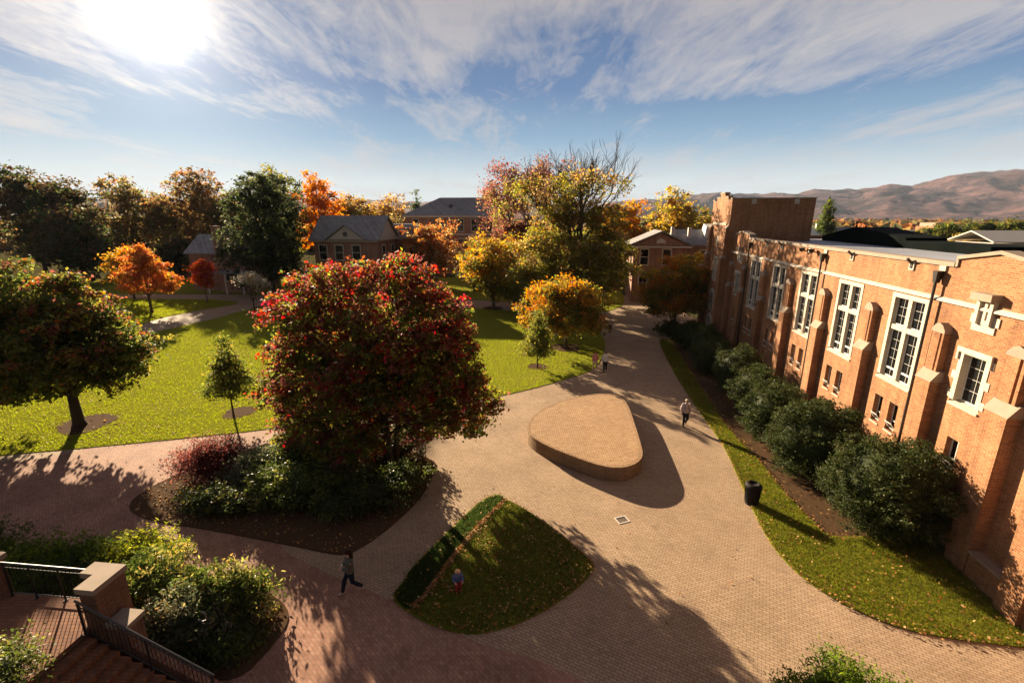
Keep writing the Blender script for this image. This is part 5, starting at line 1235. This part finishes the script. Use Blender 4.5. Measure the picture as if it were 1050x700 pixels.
for c_ in ch.children:
    if c_.name.startswith('hair'):
        c_.data.transform(Matrix.Translation((0, .02, 1.64)) @ Matrix.Diagonal((1.55, 1.45, 1.4, 1)) @ Matrix.Translation((0, -.022, -1.64)))
        for v in c_.data.vertices:
            if v.co.y > .10: v.co.y = .10

# ------------------------------------------------------------------ air
hm = bpy.data.materials.new('air'); hm.use_nodes = True; hn = hm.node_tree; hn.nodes.clear()
ho = hn.nodes.new('ShaderNodeOutputMaterial'); hv_ = hn.nodes.new('ShaderNodeVolumePrincipled')
hv_.inputs['Color'].default_value = (.62, .74, .98, 1); hv_.inputs['Density'].default_value = HAZE_D; hv_.inputs['Anisotropy'].default_value = .0
hn.links.new(hv_.outputs[0], ho.inputs['Volume'])
if HAZE_D > 0:
    b = MB(); b.box((-7600, -7600, -40), (7600, 7600, 520)); struct(b.build('haze', hm), 'stuff')

# ------------------------------------------------------------------ sky, sun, camera
W = bpy.data.worlds.new('World'); S.world = W; W.use_nodes = True
nt = W.node_tree; nt.nodes.clear()
wo = nt.nodes.new('ShaderNodeOutputWorld')
sky = node(nt, 'ShaderNodeTexSky', sky_type='NISHITA'); sky.sun_disc = False
sky.sun_elevation = rad(16.8); sky.sun_rotation = rad(-34.05); sky.air_density = 1.0; sky.dust_density = 0.25; sky.ozone_density = 2.0; sky.altitude = 300
tc = node(nt, 'ShaderNodeTexCoord'); dirv = tc.outputs['Generated']
sx = node(nt, 'ShaderNodeSeparateXYZ'); lk(nt, dirv, sx.inputs[0])
zc = math_node(nt, 'MAXIMUM', sx.outputs[2], .015)
den = math_node(nt, 'ADD', zc, .08)
cx_ = node(nt, 'ShaderNodeCombineXYZ')
lk(nt, math_node(nt, 'DIVIDE', sx.outputs[0], den), cx_.inputs[0]); lk(nt, math_node(nt, 'DIVIDE', sx.outputs[1], den), cx_.inputs[1])
def cl_map(rz, sc, loc=(0, 0, 0)):
    mp = node(nt, 'ShaderNodeMapping'); mp.inputs['Rotation'].default_value = (0, 0, rz); mp.inputs['Scale'].default_value = sc; mp.inputs['Location'].default_value = loc
    lk(nt, cx_.outputs[0], mp.inputs[0]); return mp.outputs[0]
base = noise_tex(nt, cl_map(0, (.75, .42, 1), (3.4, .8, 0)), 1.5, 4, .5, .5)
streak = noise_tex(nt, cl_map(rad(12), (2.1, .55, 1), (1.0, 4.2, 0)), 1.6, 10, .64, 1.3)
fine = noise_tex(nt, cl_map(rad(-20), (5.0, 1.9, 1), (7, 2, 0)), 2.0, 9, .66, 1.6)
mixn = math_node(nt, 'ADD', math_node(nt, 'MULTIPLY', base, .50), math_node(nt, 'ADD', math_node(nt, 'MULTIPLY', streak, .38), math_node(nt, 'MULTIPLY', fine, .20)))
elev = ramp(nt, sx.outputs[2], [(.0, -.0), (.14, .0), (.24, .045), (.36, .14), (.6, .15)])
dens = ramp(nt, math_node(nt, 'ADD', mixn, elev), [(.535, 0.0), (.60, .42), (.715, .98)])
sun_dot = node(nt, 'ShaderNodeVectorMath', operation='DOT_PRODUCT'); lk(nt, dirv, sun_dot.inputs[0]); sun_dot.inputs[1].default_value = tuple(SUN)
sd = math_node(nt, 'MAXIMUM', sun_dot.outputs['Value'], 0.0)
gm = node(nt, 'ShaderNodeGamma'); gm.inputs[1].default_value = .5
lk(nt, sky.outputs[0], gm.inputs[0])
skyc = node(nt, 'ShaderNodeVectorMath', operation='SCALE'); lk(nt, gm.outputs[0], skyc.inputs[0]); skyc.inputs['Scale'].default_value = .05
grad = ramp(nt, sx.outputs[2], [(0.0, (.185, .200, .205)), (.07, (.145, .175, .190)), (.14, (.046, .098, .152)), (.23, (.011, .042, .104)), (.42, (.006, .020, .058)), (1.0, (.007, .018, .048))])
clear = mixc(nt, .82, skyc.outputs[0], grad)
near = math_node(nt, 'POWER', sd, 40.0)
cloudc = mixc(nt, near, mixc(nt, ramp(nt, sx.outputs[2], [(.2, 0.0), (.55, 1.0)]), (.135, .134, .142), (.070, .062, .071)), (.24, .215, .19))
tot = mixc(nt, dens, clear, cloudc)
opp = ramp(nt, math_node(nt, 'ADD', math_node(nt, 'MULTIPLY', sun_dot.outputs['Value'], .5), .5), [(.2, .24), (.48, .5), (.58, .92)])
tot = mixc(nt, 1.0, tot, opp, 'MULTIPLY')
halo = math_node(nt, 'ADD', math_node(nt, 'MULTIPLY', math_node(nt, 'POWER', sd, 1500.0), .9), math_node(nt, 'ADD', math_node(nt, 'MULTIPLY', math_node(nt, 'POWER', sd, 220.0), .12), math_node(nt, 'MULTIPLY', math_node(nt, 'POWER', sd, 30.0), .06)))
hv = node(nt, 'ShaderNodeVectorMath', operation='SCALE'); hv.inputs[0].default_value = (1.0, .93, .80); lk(nt, halo, hv.inputs['Scale'])
ad = node(nt, 'ShaderNodeVectorMath', operation='ADD'); lk(nt, tot, ad.inputs[0]); lk(nt, hv.outputs[0], ad.inputs[1])
bgn = node(nt, 'ShaderNodeBackground'); lk(nt, ad.outputs[0], bgn.inputs[0]); bgn.inputs[1].default_value = 1.0
lk(nt, bgn.outputs[0], wo.inputs[0])

sl = bpy.data.lights.new('sun', 'SUN'); sl.energy = 5.0; sl.angle = rad(.55); sl.color = (1.0, .80, .54)
so = bpy.data.objects.new('sun', sl); COL.objects.link(so)
so.rotation_euler = Vector(-Vector(SUN)).to_track_quat('-Z', 'Y').to_euler(); so.location = (-60, 90, 60)

cd = bpy.data.cameras.new('camera'); co = bpy.data.objects.new('camera', cd); COL.objects.link(co)
cd.sensor_width = 36; cd.lens = 36*480/1050; cd.clip_end = 20000; cd.clip_start = .1
co.location = (0, 0, 12.5); co.rotation_euler = (rad(90)-math.atan(128/480), 0, 0)
S.camera = co
S.view_settings.view_transform = 'Standard'; S.view_settings.look = 'None'; S.view_settings.exposure = 2.1; S.view_settings.gamma = 1; S.view_settings.use_curve_mapping = False
S.cycles.max_bounces = 6; S.cycles.diffuse_bounces = 2; S.cycles.transmission_bounces = 4; S.cycles.transparent_max_bounces = 4; S.cycles.volume_bounces = 0
S.cycles.use_denoising = True
try: S.cycles.denoiser = 'OPENIMAGEDENOISE'
except Exception: pass
S.cycles.caustics_reflective = False; S.cycles.caustics_refractive = False
